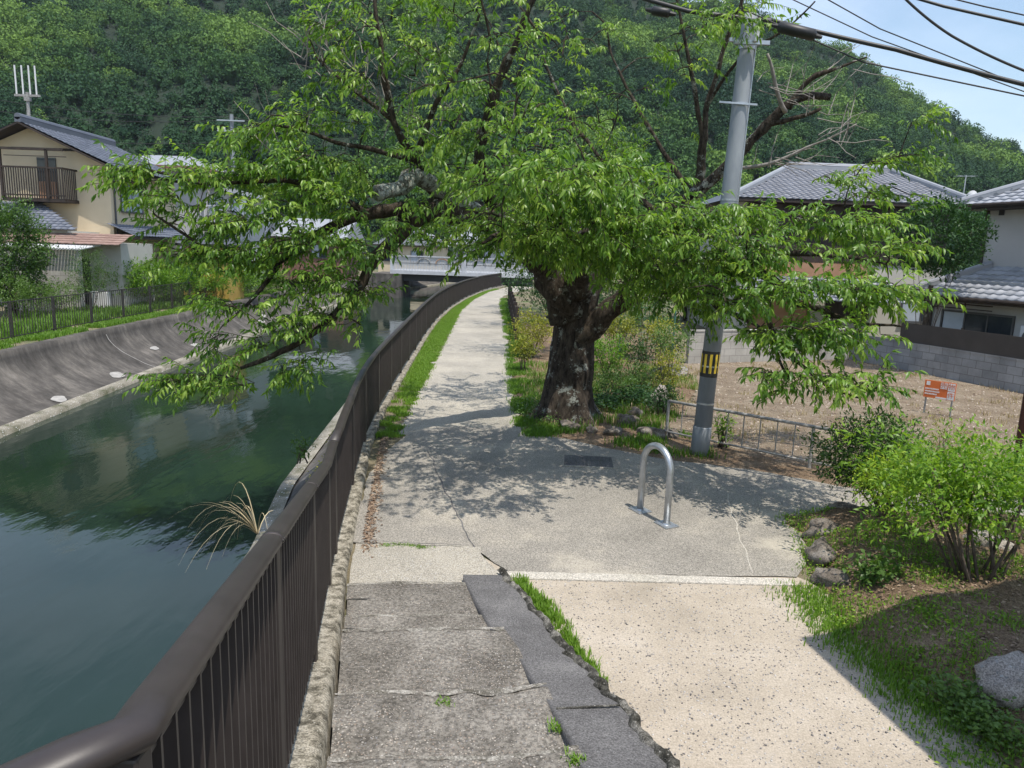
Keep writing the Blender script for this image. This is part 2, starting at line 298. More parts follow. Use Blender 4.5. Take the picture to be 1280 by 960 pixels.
# leaf template: long, folded at the midrib, drooping tip
def leaf_template(fold=.25, droop=.25, wid=.36):
    V = np.array([(0, 0, 0), (-wid*.42, .25, fold*.16), (0, .28, -.01), (wid*.42, .25, fold*.16), (-wid*.40, .6, fold*.14-droop*.35), (0, .62, -droop*.4), (wid*.40, .6, fold*.14-droop*.35), (0, 1, -droop)])
    F = np.array([(0, 2, 1), (0, 3, 2), (1, 2, 5), (1, 5, 4), (2, 3, 6), (2, 6, 5), (4, 5, 7), (5, 6, 7)]); return V, F
def leaf_simple(fold=.2, droop=.15, wid=.42):
    V = np.array([(0, 0, 0), (-wid/2, .45, fold*.3), (0, 1, -droop), (wid/2, .45, fold*.3)]); F = np.array([(0, 3, 1), (3, 2, 1)]); return V, F
def scatter_leaves(P, D, S, tmpl, up=None):
    """P base points, D directions, S sizes -> V,F,face index of each leaf"""
    V0, F0 = tmpl; n = len(P); D = D/np.linalg.norm(D, axis=1, keepdims=True)
    U = np.tile(np.array([0, 0, 1.]), (n, 1))+rng.normal(0, .45, (n, 3)) if up is None else up
    X = np.cross(D, U); X /= np.maximum(np.linalg.norm(X, axis=1, keepdims=True), 1e-5); Z = np.cross(X, D)
    V = P[:, None, :]+S[:, None, None]*(V0[None, :, 0, None]*X[:, None, :]+V0[None, :, 1, None]*D[:, None, :]+V0[None, :, 2, None]*Z[:, None, :])
    F = F0[None]+(np.arange(n)*len(V0))[:, None, None]
    return V.reshape(-1, 3), F.reshape(-1, F0.shape[1]), np.repeat(np.arange(n), len(F0))
def fbm(x, y, s, seed=0):
    return noise.fractal(Vector((x*s+seed*7.3, y*s-seed*3.1, seed*1.7)), 1.0, 2.0, 4)
# ================================================================ SETTING: ground, canal
YS  = [-20, -5, 0, 6.8, 9.1, 11.7, 20.2, 33.9, 45, 59, 75, 100, 140]
XRt = [-4.4, -3.4, -3.1, -3.15, -3.3, -3.75, -4.35, -5.1, -5.4, -5.2, -3.6, 1, 9]      # right toe of the canal
YL  = [-20, 0, 14.7, 22.4, 29, 34, 46, 60, 75, 100, 140]
XLt = [-6.4, -8.2, -10.9, -11.5, -11.8, -12.2, -12.8, -12.8, -11.5, -7, 2]
FY  = [-20, .95, 6.08, 10.2, 12.25, 16.3, 24.2, 30, 36.4, 44, 51.7, 58.5, 64]
FX  = [3.5, -.57, -1.57, -2.17, -2.35, -2.58, -3.0, -3.22, -3.25, -3.0, -2.45, -1.5, -.6]
def xr(y): return float(np.interp(y, YS, XRt))
def xl(y): return float(np.interp(y, YL, XLt))
def smooth_interp(y, A, B):
    return sum(float(np.interp(y+d, A, B)) for d in (-1.2, -.6, 0, .6, 1.2))/5
def fx(y): return float(np.interp(y, FY, FX)) if y < 6.5 else smooth_interp(y, FY, FX)
WZ = -1.3
RB = lambda y: fx(y)-.28 if y > 5 else min(fx(y)-.28, -1.2-(.0 if y > 0 else 0))   # top of the right bank
yrow = np.unique(np.concatenate([np.arange(-20, 20, .6), np.arange(20, 70, 1.5), np.arange(70, 141, 5)]))
def strip(name, cols, mat, ys=yrow, kind='structure', smooth=True):
    """cols: list of functions y->(x,z)"""
    V = np.array([(c(y)[0], y, c(y)[1]) for y in ys for c in cols]); n = len(cols); b = (np.arange(n-1)[None]+np.arange(len(ys)-1)[:, None]*n).ravel()
    o = npmesh(name, V, np.stack([b, b+1, b+n+1, b+n], 1), mat, smooth=smooth)
    if kind: o['kind'] = kind
    return o
def nzf(y, s, a): return a*noise.noise(Vector((y*s, s*13.1, a*3)))
strip('water', [lambda y, t=t: (xl(y)-.6+(xr(y)-xl(y)+1.2)*t, WZ) for t in (0, .25, .5, .75, 1)], m_water, np.concatenate([yrow, [160]]))
strip('canal_bed', [lambda y: (xl(y)-2, -2.6), lambda y: (xr(y)+2, -2.6)], m_dark)
LT = lambda y: xl(y)-1.45+nzf(y, .15, .1)
strip('left_bank_ground', [lambda y: (-900, 0), lambda y: (-120, 0), lambda y: (-40, 0), lambda y: (LT(y)-1.6, .0), lambda y: (LT(y)-.02, 0)], m_ground, np.concatenate([[-200], yrow, [900]]))
strip('right_bank_ground', [lambda y: (RB(y)+.02, -.01), lambda y: (fx(y)+3, -.012), lambda y: (20, -.02), lambda y: (120, -.02), lambda y: (900, 0)], m_ground, np.concatenate([[-200], yrow, [900]]))
mb = MB(); mb.add([(-900, 139.9, -.03), (900, 139.9, -.03), (900, 2500, -.03), (-900, 2500, -.03)], [(0, 1, 2, 3)]); tag(mb.build('far_ground', m_ground), kind='structure')
# embankments
prof = [(0, 0), (.03, -.16), (.10, -.34), (.24, -.52), (.45, -.70), (.75, -.90), (1.1, -1.10), (1.42, -1.22)]
yb = np.unique(np.concatenate([np.arange(-20, 70, .35), np.arange(70, 141, 3)]))
e = strip('canal_embankment', [lambda y: (LT(y)-.35, .012), ] + [lambda y, p=p: (LT(y)+p[0]*(xl(y)-LT(y))/1.42+nzf(y+p[0], 1.1, .012), p[1]+.02) for p in prof], m_bank, yb, kind=None)
tag(e, 'stained dark concrete embankment curving down to the far side of the canal', 'embankment')
tag(strip('toe_ledge', [lambda y: (xl(y)-.06, -1.6), lambda y: (xl(y)-.06, -1.17), lambda y: (xl(y)+.22, -1.19), lambda y: (xl(y)+.24, -1.5)][1:], m_ledge, yb, kind=None, smooth=False), None)
bpy.data.objects['toe_ledge'].parent = e
e2 = strip('canal_embankment', [lambda y: (RB(y)+.30, -.008), lambda y: (RB(y)+.02+nzf(y, 1.7, .05), -.0)] + [lambda y, t=t, s=s: (RB(y)+(xr(y)-RB(y))*t+nzf(y+t*3, 1.3, .06), -s+nzf(y+t*5, 2, .03)) for t, s in ((.1, .14), (.3, .45), (.55, .8), (.8, 1.05), (.97, 1.2))], m_bank, yb, kind=None)
tag(e2, 'dark rough concrete embankment below the brown railing on the path side of the canal', 'embankment')
l2 = strip('toe_ledge', [lambda y: (xr(y)+.10, -1.12), lambda y: (xr(y)-.14, -1.15), lambda y: (xr(y)-.17, -1.6)], m_ledge, yb, kind=None, smooth=False); l2.parent = e2
def bank_pt(y, t, off=.012):
    xs = [LT(y)+p[0]*(xl(y)-LT(y))/1.42 for p in prof]; x = xs[0]+(xs[-1]-xs[0])*t; z = float(np.interp(x, xs, [p[1]+.02 for p in prof])); return Vector((x+off*.6, y, z+off))
def crack(name, y, dy, w=.022):
    V = []; n = 22
    for i in range(n+1):
        t = .02+.96*i/n; yy = y+dy*t+.03*noise.noise(Vector((t*6, y, 0))); ww = w*(.7+.5*abs(noise.noise(Vector((t*9, y, 3)))))
        V += [bank_pt(yy-ww, t), bank_pt(yy+ww, t)]
    m = MB(); m.add(V, [(2*i, 2*i+1, 2*i+3, 2*i+2) for i in range(n)]); m.build('repaired_joint', m_patchw, e)
crack('c', 22.7, .3); crack('c', 33.6, -.1); crack('c', 45, 0)
def patch(y, t, ry, rt, seed):
    V = [bank_pt(y, t, .018)]; n = 18
    for k in range(n):
        a = 2*math.pi*k/n; rr = 1+.45*noise.noise(Vector((math.cos(a)*1.3, math.sin(a)*1.3, seed*5.1))); V.append(bank_pt(y+math.cos(a)*ry*rr, t+math.sin(a)*rt*rr, .018))
    m = MB(); m.add(V, [(0, 1+k, 1+(k+1) % n) for k in range(n)]); m.build('mortar_patch', m_patchw, e)
for a in ((17.6, .86, .28, .09, 1), (20.9, .8, .34, .10, 2), (36.2, .7, .5, .09, 3), (24.6, .45, .28, .06, 4), (37.5, .5, .4, .07, 5), (27.2, .7, .3, .06, 6)): patch(*a)
# ---------------------------------------------------------------- paved surfaces
asph = [(fx(6.75)+.10, 6.75), (-.35, 6.7), (.05, 6.18), (2.72, 6.30), (3.02, 6.8), (3.6, 7.85), (4.6, 8.0), (10, 6.8), (14, 6), (14, 9), (7, 8.9), (4.6, 9.0), (3.4, 9.75), (2.3, 10.1), (1.5, 10.6), (.9, 11.1), (.2, 11.45), (-.8, 11.7), (-1.6, 11.3), (-1.75, 10.2), (fx(9)+.18, 9)]
tag(poly_sheet('asphalt_paving', asph, .010, m_asph, .02), kind='structure')
pl_ = [(-1.78, 11.0), (-1.86, 13), (-1.98, 16.6), (-2.25, 24.7), (-2.62, 35), (-2.5, 43.5), (-1.95, 52), (-.9, 58.5), (.2, 66)]
pr_ = [(.22, 11.2), (.12, 13), (.0, 15.8), (-.17, 22.9), (-.38, 31), (-.75, 40), (-.8, 47.8), (.2, 54), (1.3, 60), (3.2, 66)]
tag(poly_sheet('path', pl_[::-1]+pr_, .006, m_path, .05), kind='structure')
grav = [(-.2, 6.5), (.05, 6.22), (2.72, 6.34), (2.95, 5.9), (2.95, 5.3), (3.0, 4.6), (3.2, 3.6), (3.5, 2.6), (3.9, 1), (4.4, -6), (-.6, -6), (-.6, 6)]
tag(poly_sheet('gravel_yard', grav, -.002, m_gravel, .05), kind='structure')
def ground_line(pts, w_, mat, z):
    out = []
    for a, b_ in zip(pts[:-1], pts[1:]):
        a, b_ = Vector((*a, 0)), Vector((*b_, 0)); n = max(2, int((b_-a).length/.06)); d_ = (b_-a).normalized(); nn = Vector((-d_.y, d_.x, 0))
        for k in range(n): c = a.lerp(b_, k/n); c += nn*.03*noise.noise(c*4); ww = w_*(.5+abs(noise.noise(c*9))); out += [(*(c-nn*ww).xy, z), (*(c+nn*ww).xy, z)]
    m = MB(); m.add(out, [(2*i, 2*i+1, 2*i+3, 2*i+2) for i in range(len(out)//2-1)]); return tag(m.build('paving_line', mat), kind='structure')
ground_line([(-.33, 6.72), (-.75, 8.3), (-1.2, 10.2)], .010, m_slab, .0135)  # thin dark line running up the asphalt
ground_line([(2.32, 6.35), (2.5, 7.4), (2.75, 8.7)], .010, m_strip, .0135)  # pale paving joint
ground_line([(-1.45, 6.74), (-.36, 6.70)], .008, m_slab, .036)  # joint where the steps meet the asphalt
m = MB(); m.box(-.04, 6.06, -.1, 2.76, 6.20, .016); tag(m.build('edging_strip', m_strip, bevel=.008), kind='structure')
bpy.data.objects['edging_strip'].rotation_euler = (0, 0, R(1.2))
lot = [(2.3, 11.9), (4.5, 10.1), (6.2, 9.3), (9.5, 9.2), (13.4, 9), (13.2, 14), (10.35, 22.0), (4.75, 19.9), (4.2, 16), (3.3, 13.5)]
tag(poly_sheet('vacant_lot', lot, .006, m_earth, .08), kind='structure')
bed = [(.25, 11.25), (.9, 11.0), (1.5, 10.5), (2.4, 10.05), (3.4, 9.7), (4.6, 8.95), (7, 8.85), (9, 9.3), (6.2, 9.5), (4.5, 10.2), (2.5, 12.0), (3.3, 13.5), (4.2, 16), (4.7, 20), (4.5, 30), (.2, 30), (-.1, 22.9), (.05, 15.8), (.15, 13)]
tag(poly_sheet('tree_bed_soil', bed, .003, m_mulch, .06), kind='structure')
# raised planter bed on the right
def mound(u, v):
    x = 2.15+u*6.0; y = 2.2+v*6.1
    cx = 2.72+.55*max(0, 5.3-y)*.35 if y < 5.3 else 2.72+.16*(y-5.3)
    d = min((x-cx)/.55, (7.95-y)/.35, 3)
    h = .0+.24*max(0, min(1, d))+.06*fbm(x, y, 1.1)
    if d <= 0: h = -.03
    if y < 4.6: h *= max(.25, (y-2.6)/2)
    return (x, y, h)
tag(sheet('planted_mound', mound, 80, 80, m_mulch), kind='structure')
def mound_z(x, y): return mound((x-2.15)/6.0, (y-2.2)/6.1)[2]
# ================================================================ STAIRS
def sz(y):                      # height of the stair slope line
    return float(np.interp(y, [.9, 3.0, 4.33, 4.97, 5.88, 6.7], [1.02, .53, .25, .15, .05, .015]))
SL = [(6.75, -.42), (5.88, -.37), (4.97, -.13), (4.33, .10), (3.61, .27), (3.24, .35), (3.0, .37), (0, 1.0), (-3, 1.6)]
SRr = [(6.66, -.23), (6.12, -.02), (5.32, .24), (4.78, .38), (3.95, .62), (3.06, .82), (0, 1.5), (-3, 2.2)]
def slab_l(y): a = sorted(SL); return float(np.interp(y, [p[0] for p in a], [p[1] for p in a]))
def slab_r(y): a = sorted(SRr); return float(np.interp(y, [p[0] for p in a], [p[1] for p in a]))
stairs = empty('outdoor_stairs', (-.5, 4, 0), label='worn concrete steps of exposed pebbles going down beside the brown railing', cat='stairs')
nos = [6.78, 5.74, 5.06, 4.62, 3.68, 2.98, 2.42, 1.95, 1.4, .85, .3, -3]
hts = [.028, .10, .16, .30, .44, .57, .70, .84, .99, 1.14, 1.3]
def slant(x, i): return .10*(x+.75) if 0 < i < 8 else 0
for i in range(len(nos)-1):
    y1, y0, h = nos[i], nos[i+1], hts[i]
    nu, nv = 60, 14 if i < 10 else 6
    def tread(u, v, y0=y0, y1=y1, h=h, i=i):
        # v 0..1 back->front on the tread, then down the riser
        if v < .85: yy = y0-.10+(y1-y0+.10)*v/.85; zz = h-.012*v
        else: yy = y1+(v-.85)/.15*.03; zz = h-.012-(v-.85)/.15*.17
        xl_ = fx(yy)+.17; xr_ = (slab_l(min(yy, 6.75))+.01) if i else slab_r(min(yy, 6.6))-.04; x = xl_+(xr_-xl_)*u
        yy += slant(x, i)*(1 if v > .5 else 0)
        yy += (.05*noise.noise(Vector((x*1.7, i*3.3, 0)))+.02*noise.noise(Vector((x*6, i*3.3, 4))))*(1 if v > .5 else 0)
        zz += .012*noise.noise(Vector((x*2, yy*2, i)))+.006*noise.noise(Vector((x*9, yy*9, i)))
        if .7 < v < .9: zz -= .014*abs(noise.noise(Vector((x*5, i*7, 1))))
        return (x+.5, yy-4, zz)
    sheet('step', tread, nu, nv*2, m_step if i > 0 else m_path, stairs)
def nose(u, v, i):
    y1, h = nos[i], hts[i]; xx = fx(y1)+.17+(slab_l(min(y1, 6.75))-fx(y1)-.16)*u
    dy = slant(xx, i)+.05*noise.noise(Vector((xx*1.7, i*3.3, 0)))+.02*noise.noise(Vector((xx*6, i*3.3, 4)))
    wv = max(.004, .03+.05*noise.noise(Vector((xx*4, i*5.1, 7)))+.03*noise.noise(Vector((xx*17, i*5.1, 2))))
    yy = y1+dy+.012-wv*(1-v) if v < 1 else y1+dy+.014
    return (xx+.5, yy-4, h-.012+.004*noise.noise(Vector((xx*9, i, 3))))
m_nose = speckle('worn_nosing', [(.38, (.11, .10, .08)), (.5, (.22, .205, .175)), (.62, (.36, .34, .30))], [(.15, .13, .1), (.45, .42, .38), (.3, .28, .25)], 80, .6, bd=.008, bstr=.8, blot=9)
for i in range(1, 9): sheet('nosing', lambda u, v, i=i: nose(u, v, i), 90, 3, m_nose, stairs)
m = MB(); m.box(-.4, -7, -.05, .9, -3.7, 1.0)
m.build('stair_core', m_step, stairs)
# sloping side slab
def slabf(u, v):
    y = 5.96-v*8.8; a, b = slab_l(y), slab_r(y); b += .05*noise.noise(Vector((y*3.5, 2, 0)))+.03*noise.noise(Vector((y*11, 2, 0)))
    z = sz(max(y, .9))+.035 if y > .9 else 1.3
    if y <= .9: z = 1.02+.3*min(1, (.9-y)/.8)+.02
    if u < .08: x = a; z -= .12*(1-u/.08)
    elif u <= .82: x = a+(b-.06-a)*(u-.08)/.74
    elif u <= .9: x = b-.06+.05*(u-.82)/.08; z -= .03*(u-.82)/.08
    else: x = b+.015*(u-.9)*10*noise.noise(Vector((y*8, u*9, 0))); z = (z-.03)*(1-(u-.9)/.1)-.05*(u-.9)/.1
    z += .008*noise.noise(Vector((x*4, y*4, 5)))
    return (x+.5, y-4, z)
sheet('sloping_side_slab', slabf, 24, 200, m_slab, stairs)
def edgef(u, v):
    y = 6.12-v*9.0; b = slab_r(y)+.05*noise.noise(Vector((y*3.5, 2, 0)))+.03*noise.noise(Vector((y*11, 2, 0)))
    zt = (sz(max(y, .9)) if y > .9 else 1.02+.3*min(1, (.9-y)/.8))+.045; k = abs(noise.noise(Vector((y*6, 9, 0)))); wv = .06+.10*k
    a = u*math.pi
    x = b-.02-wv*.5*math.cos(a); z = zt-.03+(.035+.035*noise.noise(Vector((x*22, y*16, 1))))*math.sin(a)
    if u > .85: z = zt*(1-(u-.85)/.15)-.03; x += .02
    return (x+.5, y-4, z)
sheet('broken_edge', edgef, 12, 420, m_roughedge, stairs)
# joint marks of the slab
for y in (3.55, 1.6):
    m = MB(); m.bar((slab_l(y)+.02+.5, y-4, sz(y)+.042), (slab_r(y)-.05+.5, y-4+.05, sz(y)+.042), .012, .006); m.build('slab_joint', m_roughedge, stairs)
# kerb below the railing
def kerbz(y): return (sz(max(y, .9))+(.03 if y < 5.7 else .05) if y < 6.1 else .06)+(.0 if y > .9 else .3*min(1, (.9-y)/.8))
yk = np.concatenate([np.arange(-3, 12, .12), np.arange(12, 64, .5)])
def kx(y, s): return fx(y)+s+.006*noise.noise(Vector((y*5, s*40, 0)))
k = strip('railing_kerb', [lambda y: (kx(y, -.14), -.3), lambda y: (kx(y, -.13), kerbz(y)), lambda y: (kx(y, .02), kerbz(y)+.006*noise.noise(Vector((y*7, 0, 0)))), lambda y: (kx(y, .105 if y < 9.5 else .10), kerbz(y)+.008*noise.noise(Vector((y*9, 0, 3)))), lambda y: (kx(y, .135 if y < 9.5 else .12), kerbz(y)-.03), lambda y: (kx(y, .16 if y < 9.5 else .13), kerbz(y)-.25)], m_kerb, yk, kind=None, smooth=True)
tag(k, 'weathered pale concrete kerb running under the brown railing', 'kerb')
# ================================================================ BROWN CANAL RAILING
rail = empty('canal_railing', (-1.57, 6.08, 0), label='long dark brown metal picket railing following the steps and the canal path', cat='railing')
def rel(p, o): return (p[0]-o[0], p[1]-o[1], p[2]-o[2])
RO = (-1.57, 6.08, 0)
N0 = at(152, 934, 2.14); K1 = Vector((fx(5.62), 5.62, 1.15))
K2 = Vector((fx(6.35), 6.35, 1.13))
NL = at(-30, 1016, 2.12); NL = N0+(NL-N0)*3.0
hand = [NL, Vector((N0.x-.06, N0.y-.03, N0.z)), N0+Vector((0.0, .03, 0)), N0.lerp(K1, .03), N0.lerp(K1, .5), K1.lerp(N0, .02), K1, K1.lerp(K2, .1), K2.lerp(K1, .1), K2]
MB().tube([rel(p, RO) for p in hand], .043, 16, .70).build('handrail', m_brown, rail, smooth=True)
posts_y = [K2.y]; y = K2.y
while y < 60: y += 2.0; posts_y.append(y)
top = []
for a, b in zip(posts_y[:-1], posts_y[1:]):
    for k in range(4): yy = a+(b-a)*k/4; top.append((fx(yy), yy, 1.13))
top.append((fx(posts_y[-1]), posts_y[-1], 1.13))
MB().tube([rel(p, RO) for p in top], .046, 12, .72).build('handrail', m_brown, rail, smooth=True)
def bay(a, b, za, zb, ta, tb, parent, org, gap=.09, bw=.042, bt=.012, mat=m_brown):
    m = MB(); a = Vector((a[0], a[1], 0)); b = Vector((b[0], b[1], 0)); d = b-a; Ln = d.length; n = max(2, int(Ln/gap))
    nrm = Vector((-d.y, d.x, 0)).normalized()
    for i in range(1, n):
        t = i/n; p = a.lerp(b, t); z0 = za+(zb-za)*t; z1 = ta+(tb-ta)*t
        q0 = p+Vector((0, 0, z0))-Vector(org); q1 = p+Vector((0, 0, z1))-Vector(org)
        m.bar(q0, q1, bt, bw, up=nrm)
    rw = .03 if bw > .02 else .025
    m.bar(a+Vector((0, 0, za))-Vector(org), b+Vector((0, 0, zb))-Vector(org), rw, rw)
    m.bar(a+Vector((0, 0, ta))-Vector(org), b+Vector((0, 0, tb))-Vector(org), rw, rw)
    m.build('picket_panel', mat, parent)
def basez(y): return kerbz(y)
ysn = [N0.y+.03, 2.55, 4.15, K1.y, K2.y]
zt = lambda y: N0.z+(K1.z-N0.z)*(y-N0.y)/(K1.y-N0.y) if y < K1.y else 1.13
for a, b in zip(ysn[:-1], ysn[1:]):
    bay((fx(a), a), (fx(b), b), basez(a)+.09, basez(b)+.09, zt(a)-.045, zt(b)-.045, rail, RO)
for y in ysn:
    MB().bar(rel((fx(y), y, basez(y)-.05), RO), rel((fx(y), y, zt(y)-.02), RO), .05, .05, up=(0, 1, 0)).build('post', m_brown, rail, bevel=.006)
for a, b in zip(posts_y[:-1], posts_y[1:]):
    bay((fx(a), a), (fx(b), b), .15, .15, 1.085, 1.085, rail, RO)
for y in posts_y[1:]:
    MB().bar(rel((fx(y), y, 0), RO), rel((fx(y), y, 1.11), RO), .06, .05, up=(0, 1, 0)).build('post', m_brown, rail)
for y in (2.55, 4.15):
    a = Vector((fx(y), y, zt(y))); dd = (K1-N0).normalized(); MB().tube([rel(a-dd*.03, RO), rel(a+dd*.03, RO)], .0445, 16, .72).build('joint_sleeve', m_brown, rail, smooth=True)
    for t in (-.02, .02): q = a+dd*t+Vector((.043, 0, .004)); MB().tube([rel(q, RO), rel(q+Vector((.006, 0, 0)), RO)], .006, 8).build('rivet', m_brown2, rail)
# picket bay on the side going left at the near corner
c0 = Vector((NL.x, NL.y, 0)); bay((c0.x, c0.y), (N0.x-.05, N0.y-.03), 1.1, 1.1, NL.z-.045, N0.z-.045, rail, RO)
# fence across the far canal side
def fence_far():
    ys = [15.5, 17.6, 19.7, 21.8, 23.9, 26.0, 28.1, 30.2, 32.3, 34.4, 36.5, 38.6, 40.7, 42.8, 44.9, 47, 49.1]
    P = [Vector((LT(y)-1.05, y, 0)) for y in ys]
    f = empty('bank_fence', P[0], label='low black metal picket fence along the grass on the far canal bank', cat='fence'); o = P[0]
    for a, b in zip(P[:-1], P[1:]):
        d = (b-a).normalized(); bay((a+d*.05)[:2], (b-d*.05)[:2], .12, .12, 1.08, 1.08, f, o, gap=.13, bw=.014, bt=.014, mat=m_brown2)
        for p in (a+d*.05, b-d*.05): MB().bar(p-o, p-o+Vector((0, 0, 1.1)), .035, .035, up=(0, 1, 0)).build('post', m_brown2, f)
fence_far()
# ================================================================ CHERRY TREE
tree = empty('cherry_tree', (1.0, 12.6, 0), label='huge old cherry tree with thick scarred trunk spreading over the path and canal', cat='tree')
TO = Vector((1.0, 12.6, 0))
def trunk_fn():
    prof = [(0, .66, 0, 0), (.12, .60, 0, 0), (.3, .53, 0, 0), (.6, .47, 0, 0), (1.0, .44, .03, 0), (1.5, .41, .06, 0), (1.9, .40, .08, .0), (2.3, .42, .10, .0), (2.7, .43, .08, .0), (3.0, .38, .05, 0), (3.25, .22, .05, 0)]
    n = 96; nr = 90; V = []
    for j in range(nr+1):
        z = 3.25*j/nr; r = np.interp(z, [p[0] for p in prof], [p[1] for p in prof]); cx = np.interp(z, [p[0] for p in prof], [p[2] for p in prof])
        for i in range(n):
            a = 2*math.pi*i/n; c, s = math.cos(a), math.sin(a)
            root = max(0, 1-z/.7)**2*.22*(.5+.5*math.sin(a*5+1.3+.6*math.sin(a*2)))
            q = Vector((c*1.3, s*1.3, z*.55)); rr = r*(1+.13*noise.noise(q*1.3)+.10*noise.noise(Vector((c*3.2, s*3.2, z*.6+4)))+.07*noise.noise(Vector((c*7, s*7, z*1.6)))+.035*noise.noise(Vector((c*16, s*16, z*5))))+root
            # burls
            for bz, ba, br, bw in ((.95, -1.1, .08, .25), (.42, -1.5, .08, .2), (1.7, -2.2, .06, .3), (2.4, -1.4, .06, .3)):
                da = (a-(ba % (2*math.pi))+math.pi) % (2*math.pi)-math.pi; rr += br*math.exp(-((z-bz)/bw)**2-(da/.45)**2)
            V.append((cx+c*rr*.88, s*rr*.82, z-.05))
    F = []
    for j in range(nr):
        for i in range(n): F.append((j*n+i, j*n+(i+1) % n, (j+1)*n+(i+1) % n, (j+1)*n+i))
    return npmesh('trunk', V, F, m_bark, parent=tree, smooth=True)
trunk_fn()
limb_nodes = []   # world points that sprays can grow from
def limb(px_pts, r0, r1, mat=m_branch, name='limb', nodes=True, wob=.05, jit=.5):
    P = [atY(*p) if len(p) == 3 and p[0] > 20 else Vector(p) for p in px_pts]; pts = []
    for i in range(len(P)-1):
        a, b = P[i], P[i+1]; p0 = P[max(i-1, 0)]; p3 = P[min(i+2, len(P)-1)]; n = max(3, int((b-a).length/.12))
        for k in range(n):
            t = k/n; pts.append(.5*((2*a)+(b-p0)*t+(2*p0-5*a+4*b-p3)*t*t+(3*a-p0-3*b+p3)*t**3))
    pts.append(P[-1]); m = len(pts)
    pts = [p+Vector((noise.noise(p*2), noise.noise(p*2+Vector((9, 0, 0))), noise.noise(p*2+Vector((0, 9, 0)))))*wob for p in pts]
    rad = [r0+(r1-r0)*(i/(m-1))**.8 for i in range(m)]
    MB().tube([p-TO for p in pts], rad, 14 if r0 > .08 else 8, jit=jit if r0 > .05 else .15).build(name, mat, tree, smooth=True)
    if nodes: limb_nodes.extend([p.copy() for p in pts[2:]])
    return pts
# big limb to the left
limb([(712, 395, 12.5), (690, 335, 12.3), (640, 290, 11.6), (590, 268, 10.9), (545, 262, 10.3), (505, 275, 9.9)], .36, .15)
limb([(600, 268, 11.0), (560, 247, 10.4), (520, 218, 9.9), (505, 232, 9.6), (470, 243, 9.3)], .17, .085, m_lichen, wob=.03)
limb([(520, 268, 10.0), (490, 300, 9.8), (462, 338, 9.6), (435, 372, 9.4), (395, 415, 9.2), (350, 440, 9.0), (300, 462, 8.9)], .12, .02)
limb([(545, 258, 10.3), (490, 262, 10.0), (430, 275, 9.8), (390, 300, 9.6), (350, 330, 9.4)], .12, .02)
limb([(430, 275, 9.8), (370, 300, 9.6), (310, 330, 9.3), (250, 305, 9.2), (190, 270, 9.1)], .055, .012)
limb([(460, 268, 9.9), (400, 235, 9.6), (330, 225, 9.4), (260, 230, 9.2), (170, 205, 9.1)], .05, .01)
limb([(350, 330, 9.4), (320, 370, 9.2), (280, 405, 9.0)], .04, .012)
# up from the left limb
limb([(640, 290, 11.6), (610, 240, 11.0), (600, 180, 10.5), (620, 110, 10.2), (650, 40, 10.0), (680, -40, 9.8)], .12, .03)
limb([(560, 250, 10.4), (520, 200, 10.0), (492, 150, 9.8), (480, 90, 9.7), (470, 20, 9.6), (475, -40, 9.6)], .075, .02)
limb([(520, 200, 10.0), (540, 140, 9.8), (575, 80, 9.7), (600, 20, 9.6)], .05, .015)
limb([(492, 150, 9.8), (440, 110, 9.6), (395, 70, 9.5)], .035, .012)
limb([(520, 200, 10.0), (450, 185, 9.6), (380, 165, 9.4), (310, 150, 9.3)], .045, .01)
# forward limb in front of the trunk
limb([(725, 360, 12.2), (715, 315, 11.4), (700, 290, 10.4), (690, 265, 9.4), (680, 235, 8.6)], .24, .05)
limb([(712, 300, 11.0), (760, 285, 10.0), (810, 280, 9.2), (870, 285, 8.6)], .12, .02)
limb([(700, 290, 10.6), (640, 290, 9.8), (600, 300, 9.2)], .07, .02)
# right limbs
limb([(722, 430, 12.5), (765, 385, 12.2), (800, 355, 11.6), (850, 340, 10.6), (910, 338, 9.7), (965, 350, 9.0), (1000, 380, 8.5)], .24, .04)
limb([(910, 338, 9.7), (970, 320, 9.2), (1040, 318, 8.8), (1110, 330, 8.5)], .07, .012)
limb([(965, 350, 9.0), (960, 400, 8.4), (985, 440, 8.0), (1030, 480, 7.7), (1075, 498, 7.6)], .05, .01)
limb([(850, 340, 10.6), (900, 385, 9.6), (950, 410, 8.8), (985, 470, 8.3)], .06, .012)
limb([(800, 355, 11.6), (860, 300, 11.2), (950, 290, 10.8), (1050, 285, 10.4)], .08, .015)
limb([(1000, 380, 8.5), (1060, 400, 8.1), (1130, 410, 7.9)], .04, .01)
# rear limb with upright shoots, dead stub behind the pole
limb([(730, 370, 12.6), (775, 315, 12.8), (830, 275, 12.6), (872, 238, 12.2), (925, 192, 11.9), (960, 150, 11.7), (1000, 122, 11.5), (1040, 118, 11.4)], .17, .05, m_bark)
limb([(985, 135, 11.6), (1010, 100, 11.4), (1040, 88, 11.3), (1085, 72, 11.2)], .055, .015, m_branch, nodes=False)
limb([(955, 152, 11.7), (1000, 148, 11.5), (1028, 134, 11.4)], .05, .022, m_branch, nodes=False)
limb([(983, 140, 11.5), (970, 110, 11.3), (960, 67, 11.2)], .035, .02, m_dead, nodes=False)
limb([(872, 238, 12.2), (878, 190, 12.1), (885, 130, 12.0), (905, 60, 11.9), (935, -20, 11.8)], .085, .02)
limb([(880, 180, 12.1), (866, 100, 11.9), (850, 30, 11.8), (840, -40, 11.7)], .05, .015)
limb([(868, 245, 12.3), (830, 190, 12.6), (790, 120, 12.9), (760, 50, 13.1)], .06, .015)
limb([(830, 275, 12.6), (770, 220, 13.2), (715, 150, 13.6), (680, 70, 13.8)], .07, .015)
limb([(885, 130, 12.0), (930, 70, 11.4), (990, 30, 11.2), (1020, 0, 11.0)], .035, .01)
